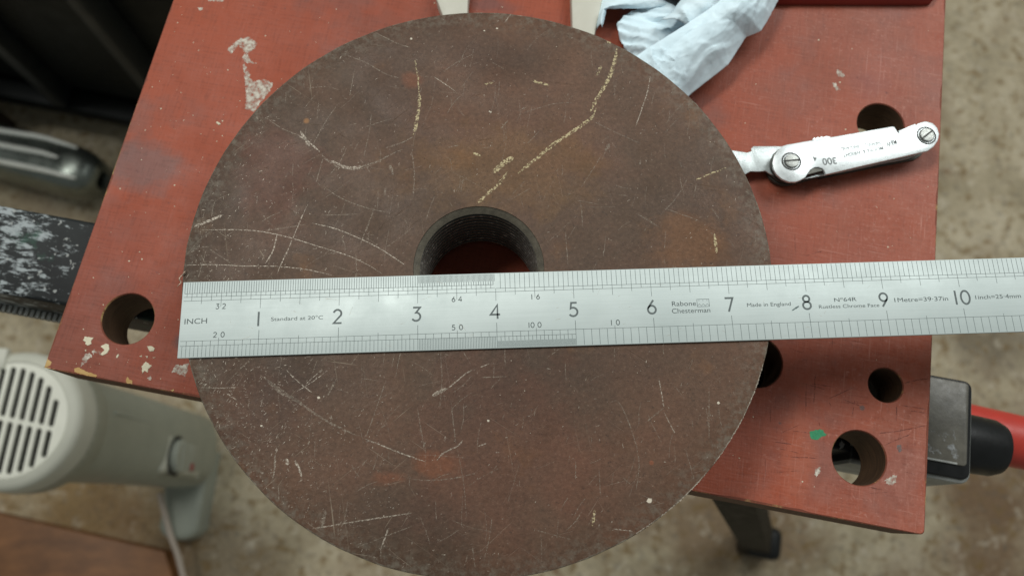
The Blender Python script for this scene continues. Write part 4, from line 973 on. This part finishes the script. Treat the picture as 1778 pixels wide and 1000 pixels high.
mb = MB(); mb.flat_poly([circle(hc, RP + 1, 40)], hz - 16); mb.build('heating_core', M['hdark'], heater, OH)
bs = H['base']
def sec(c, rx_, ry_, n=48, p=3.2):
    out = []
    for k in range(n):
        t = 2 * math.pi * k / n; c_, s_ = math.cos(t), math.sin(t)
        out.append((c[0] + rx_ * math.copysign(abs(c_) ** (2 / p), c_), c[1] + ry_ * math.copysign(abs(s_) ** (2 / p), s_)))
    return out
mb = MB(); rings = []
bc = (hc[0] + 3, hc[1] + 2)
for z, rxx, ryy, pp, t in ((hz - 27, RR + .9, RR + .9, 2, 0), (hz - 46, RR + .2, RR + .2, 2, 0), (hz - 52, RR - 4, RR - 5, 2.2, .1), (hz - 60, RR - 6, RR - 10, 2.6, .2), (hz - 180, RR - 6, RR - 12, 3.4, .6), (hz - 320, RR - 5, RR - 13, 3.6, 1), (hz - 338, RR - 9, RR - 17, 3, 1), (hz - 346, RR - 20, RR - 28, 3, 1)):
    c = (hc[0] + (bc[0] - hc[0]) * t, hc[1] + (bc[1] - hc[1]) * t); rings.append([(x, y, z) for x, y in sec(c, rxx, ryy, 48, pp)])
vs = [v for r in rings for v in r]; n = 48
mb.add(vs, [(j * n + i, (j + 1) * n + i, (j + 1) * n + (i + 1) % n, j * n + (i + 1) % n) for j in range(len(rings) - 1) for i in range(n)] + [tuple(range((len(rings) - 1) * n, len(rings) * n))])
mb.build('body', M['hgrey'], heater, OH, smooth=35)
mb = MB(); mb.box(hc[0] - 50, hc[0] - 12, hc[1] + 40, hc[1] + 58, hz - 6, hz + 1.5, 2, 2, mat=None); mb.build('rim_tab', M['hring'], heater, OH, smooth=40)
fx = hc[0] + RR - 6 + 2                                   # front face of the body
kn = H['knob']; sw_ = H['sw']
mb = MB(); mb.box(fx - 8, fx + .8, sw_[1] - 12, sw_[1] + 27, -688, -588, 7, 4); pan = mb.build('switch_panel', M['hgrey'], heater, OH, smooth=40)
mb = MB(); mb.box(fx - 4, fx - 1.0, hc[1] + 15, hc[1] + 18, hz - 310, hz - 70, .4, 1); mb.build('side_seam', M['knob'], heater, OH)
mb = MB(); mb.box(fx - 10, fx + .2, sw_[1] - 15, sw_[1] + 30, -692, -583, 8, 4); mb.build('panel_rim', M['hring'], heater, OH, smooth=40)
def xlathe(prof, yc, zc, mat, name, par, n=40):
    m_ = MB(); m_.lathe(prof, n); m_.v = [(z_ + fx, yc + x_, zc + y_) for x_, y_, z_ in m_.v]; return m_.build(name, mat, par, OH, smooth=35)
xlathe([(21, .9), (21.0, 1.1), (17, 1.2)], kn[1] + 5, -612, M['hdark'], 'knob_recess', pan)
xlathe([(17.5, 1.0), (17.5, 6), (16, 7.5), (.01, 7.5)], kn[1] + 5, -614, M['knob'], 'control_knob', heater)
mb = MB(); mb.box(fx + 2, fx + 8.5, kn[1] - 10, kn[1] + 20, -616, -612, 1, 2); mb.build('knob_grip', M['knob'], heater, OH, smooth=40)
mb = MB(); mb.box(fx - 1, fx + 1.6, sw_[1] - 8, sw_[1] + 20, -672, -640, 1, 2); mb.build('rocker_switch', M['knob'], pan, OH, smooth=40)
mb = MB(); mb.box(fx, fx + 2.6, sw_[1] - 8, sw_[1] + 0, -662, -653, .8, 2); mb.build('indicator_light', M['redl'], pan, OH, smooth=40)
f4 = H['foot']; fcx = (f4[2][0] + f4[3][0]) / 2
for s in (-1,):
    mb = MB(); fy = f4[3][1] + 14
    ol = [(fcx + 27, hc[1] + 5), (fcx + 24, fy)] + [(fcx + 22 * math.cos(math.radians(-a)), fy + 14 * math.sin(math.radians(-a))) for a in range(20, 170, 15)] + [(fcx - 24, fy), (fcx - 27, hc[1] + 5)]
    if s > 0: ol = [(x, 2 * hc[1] + 10 - y + 12) for x, y in ol]
    mb.prism(ol, ZF + .5, -752, 9, seg=3); mb.build('foot', M['hgrey'], heater, OH, smooth=40)
cd = [Vector((*q, -735)) for q in H['cord']]
for i, q in enumerate(cd): q.z = -735 - 6 * i
cd = resample([tuple(q) for q in cd], 30)
mb = MB(); mb.tube(cd, 3.6, 12); mb.build('power_cord', M['cord'], heater, OH, smooth=60)

# ================================================================== OTHER THINGS ON THE FLOOR
a, b, c = [Vector(q) for q in D['plank']]; u = (b - a).normalized(); nv = (c - b); 
pl = [tuple(b), tuple(b + nv.normalized() * 260), tuple(b + nv.normalized() * 260 - u * 420), tuple(b - u * 420)]
mb = MB(); mb.prism(pl, ZF + .5, -762, 1.2); o = mb.build('wooden_board', M['plank'], None, (b.x, b.y, ZF), smooth=40); o['label'] = 'flat brown wooden board lying on the concrete below the grey heater'; o['category'] = 'wooden board'
# polished bar with a rounded end
q = [Vector(v) for v in D['chrome']]; p0 = (q[0] + q[4]) / 2; pe = q[2] * .45 + q[3] * .55; ux = (pe - p0).normalized(); uy = Vector((-ux.y, ux.x)); hw = (q[0] - q[4]).length / 2 * 1.25
chrome = empty('chrome_bar', 'polished metal bar with rounded end and three bright strips modelled as light reflections on the floor', 'metal bar', (pe.x, pe.y, ZF)); OC = (pe.x, pe.y, ZF)
mb = MB(); rings = []; NR = 40
for s in [-300, -200, -100] + [-60 + 3 * k for k in range(21)]:
    k = 1 if s < -45 else math.sqrt(max(0.001, 1 - ((s + 45) / 45.5) ** 2)) ** .55
    ring = []
    for (x, y) in sec((0, 0), hw * k, 36 * k, NR, 3.0): c = pe + ux * s + uy * x; ring.append((c.x, c.y, -735 + y))
    rings.append(ring)
mb.add([v for r in rings for v in r], [(j * NR + i, j * NR + (i + 1) % NR, (j + 1) * NR + (i + 1) % NR, (j + 1) * NR + i) for j in range(len(rings) - 1) for i in range(NR)])
mb.build('housing', M['chrome'], chrome, OC, smooth=50)
for pts in D['chrome_refl']:  # added strips standing in for fluorescent tube reflections on the bar
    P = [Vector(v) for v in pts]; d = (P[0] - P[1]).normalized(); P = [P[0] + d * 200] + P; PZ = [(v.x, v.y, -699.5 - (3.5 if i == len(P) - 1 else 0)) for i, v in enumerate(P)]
    mb = MB(); mb.tube([tuple(v) for v in resample(PZ, 16)], [3.6] * 13 + [3.2, 2.6, 1.4], 12); mb.build('reflection_strip', M['chromerefl'], chrome, OC, smooth=50)
for s in (-230, -60): mb = MB(); c = pe + ux * s; mb.box(c.x - 12, c.x + 12, c.y - 20, c.y + 20, ZF + .5, -768, 3, 2); mb.build('support', M['black'], chrome, OC, smooth=40)
# dark cabinet standing beyond the bench
cb = [Vector(v) for v in D['cab']]; cu = (cb[2] - cb[1]).normalized(); cn = Vector((-cu.y, cu.x)); c0 = cb[2]
cab = empty('dark_cabinet', 'black green metal cabinet in deep shadow beyond the left end of the red board', 'cabinet', (c0.x, c0.y, ZF)); OCB = (c0.x, c0.y, ZF)
ang = math.atan2(cu.y, cu.x); MT = Matrix.Translation((c0.x, c0.y, 0)) @ Matrix.Rotation(ang, 4, 'Z')
mb = MB(); mb.box(-560, 300, 20, 520, ZF + 60, -200, 6, 2, mat=MT); mb.build('carcass', M['cab'], cab, OCB, smooth=40)
mb = MB(); mb.box(-560, 300, 60, 500, ZF + .5, ZF + 59, 2, 2, mat=MT); mb.build('plinth', M['black'], cab, OCB, smooth=40)
mb = MB(); mb.box(-545, -64, 8, 19, ZF + 110, -215, 3, 2, mat=MT); mb.build('door', M['cab'], cab, OCB, smooth=40)
mb = MB(); mb.box(-40, 100, 8, 19, ZF + 110, -215, 3, 2, mat=MT); mb.build('door', M['cab'], cab, OCB, smooth=40)
mb = MB(); mb.box(-62, -44, -14, 19, ZF + 90, -205, 3, 2, mat=MT); mb.build('door_post', M['cabb'], cab, OCB, smooth=40)
mb = MB(); mb.box(104, 120, -14, 19, ZF + 90, -205, 3, 2, mat=MT); mb.build('door_post', M['cabb'], cab, OCB, smooth=40)
mb = MB(); mb.box(-560, 120, -12, 19, ZF + 62, ZF + 86, 3, 2, mat=MT); mb.build('bottom_rail', M['cab'], cab, OCB, smooth=40)
mb = MB(); mb.box(-190, -166, -34, -14, ZF + .5, -560, 3, 2, mat=MT); mb.build('brown_leg', M['strut'], cab, OCB, smooth=40)
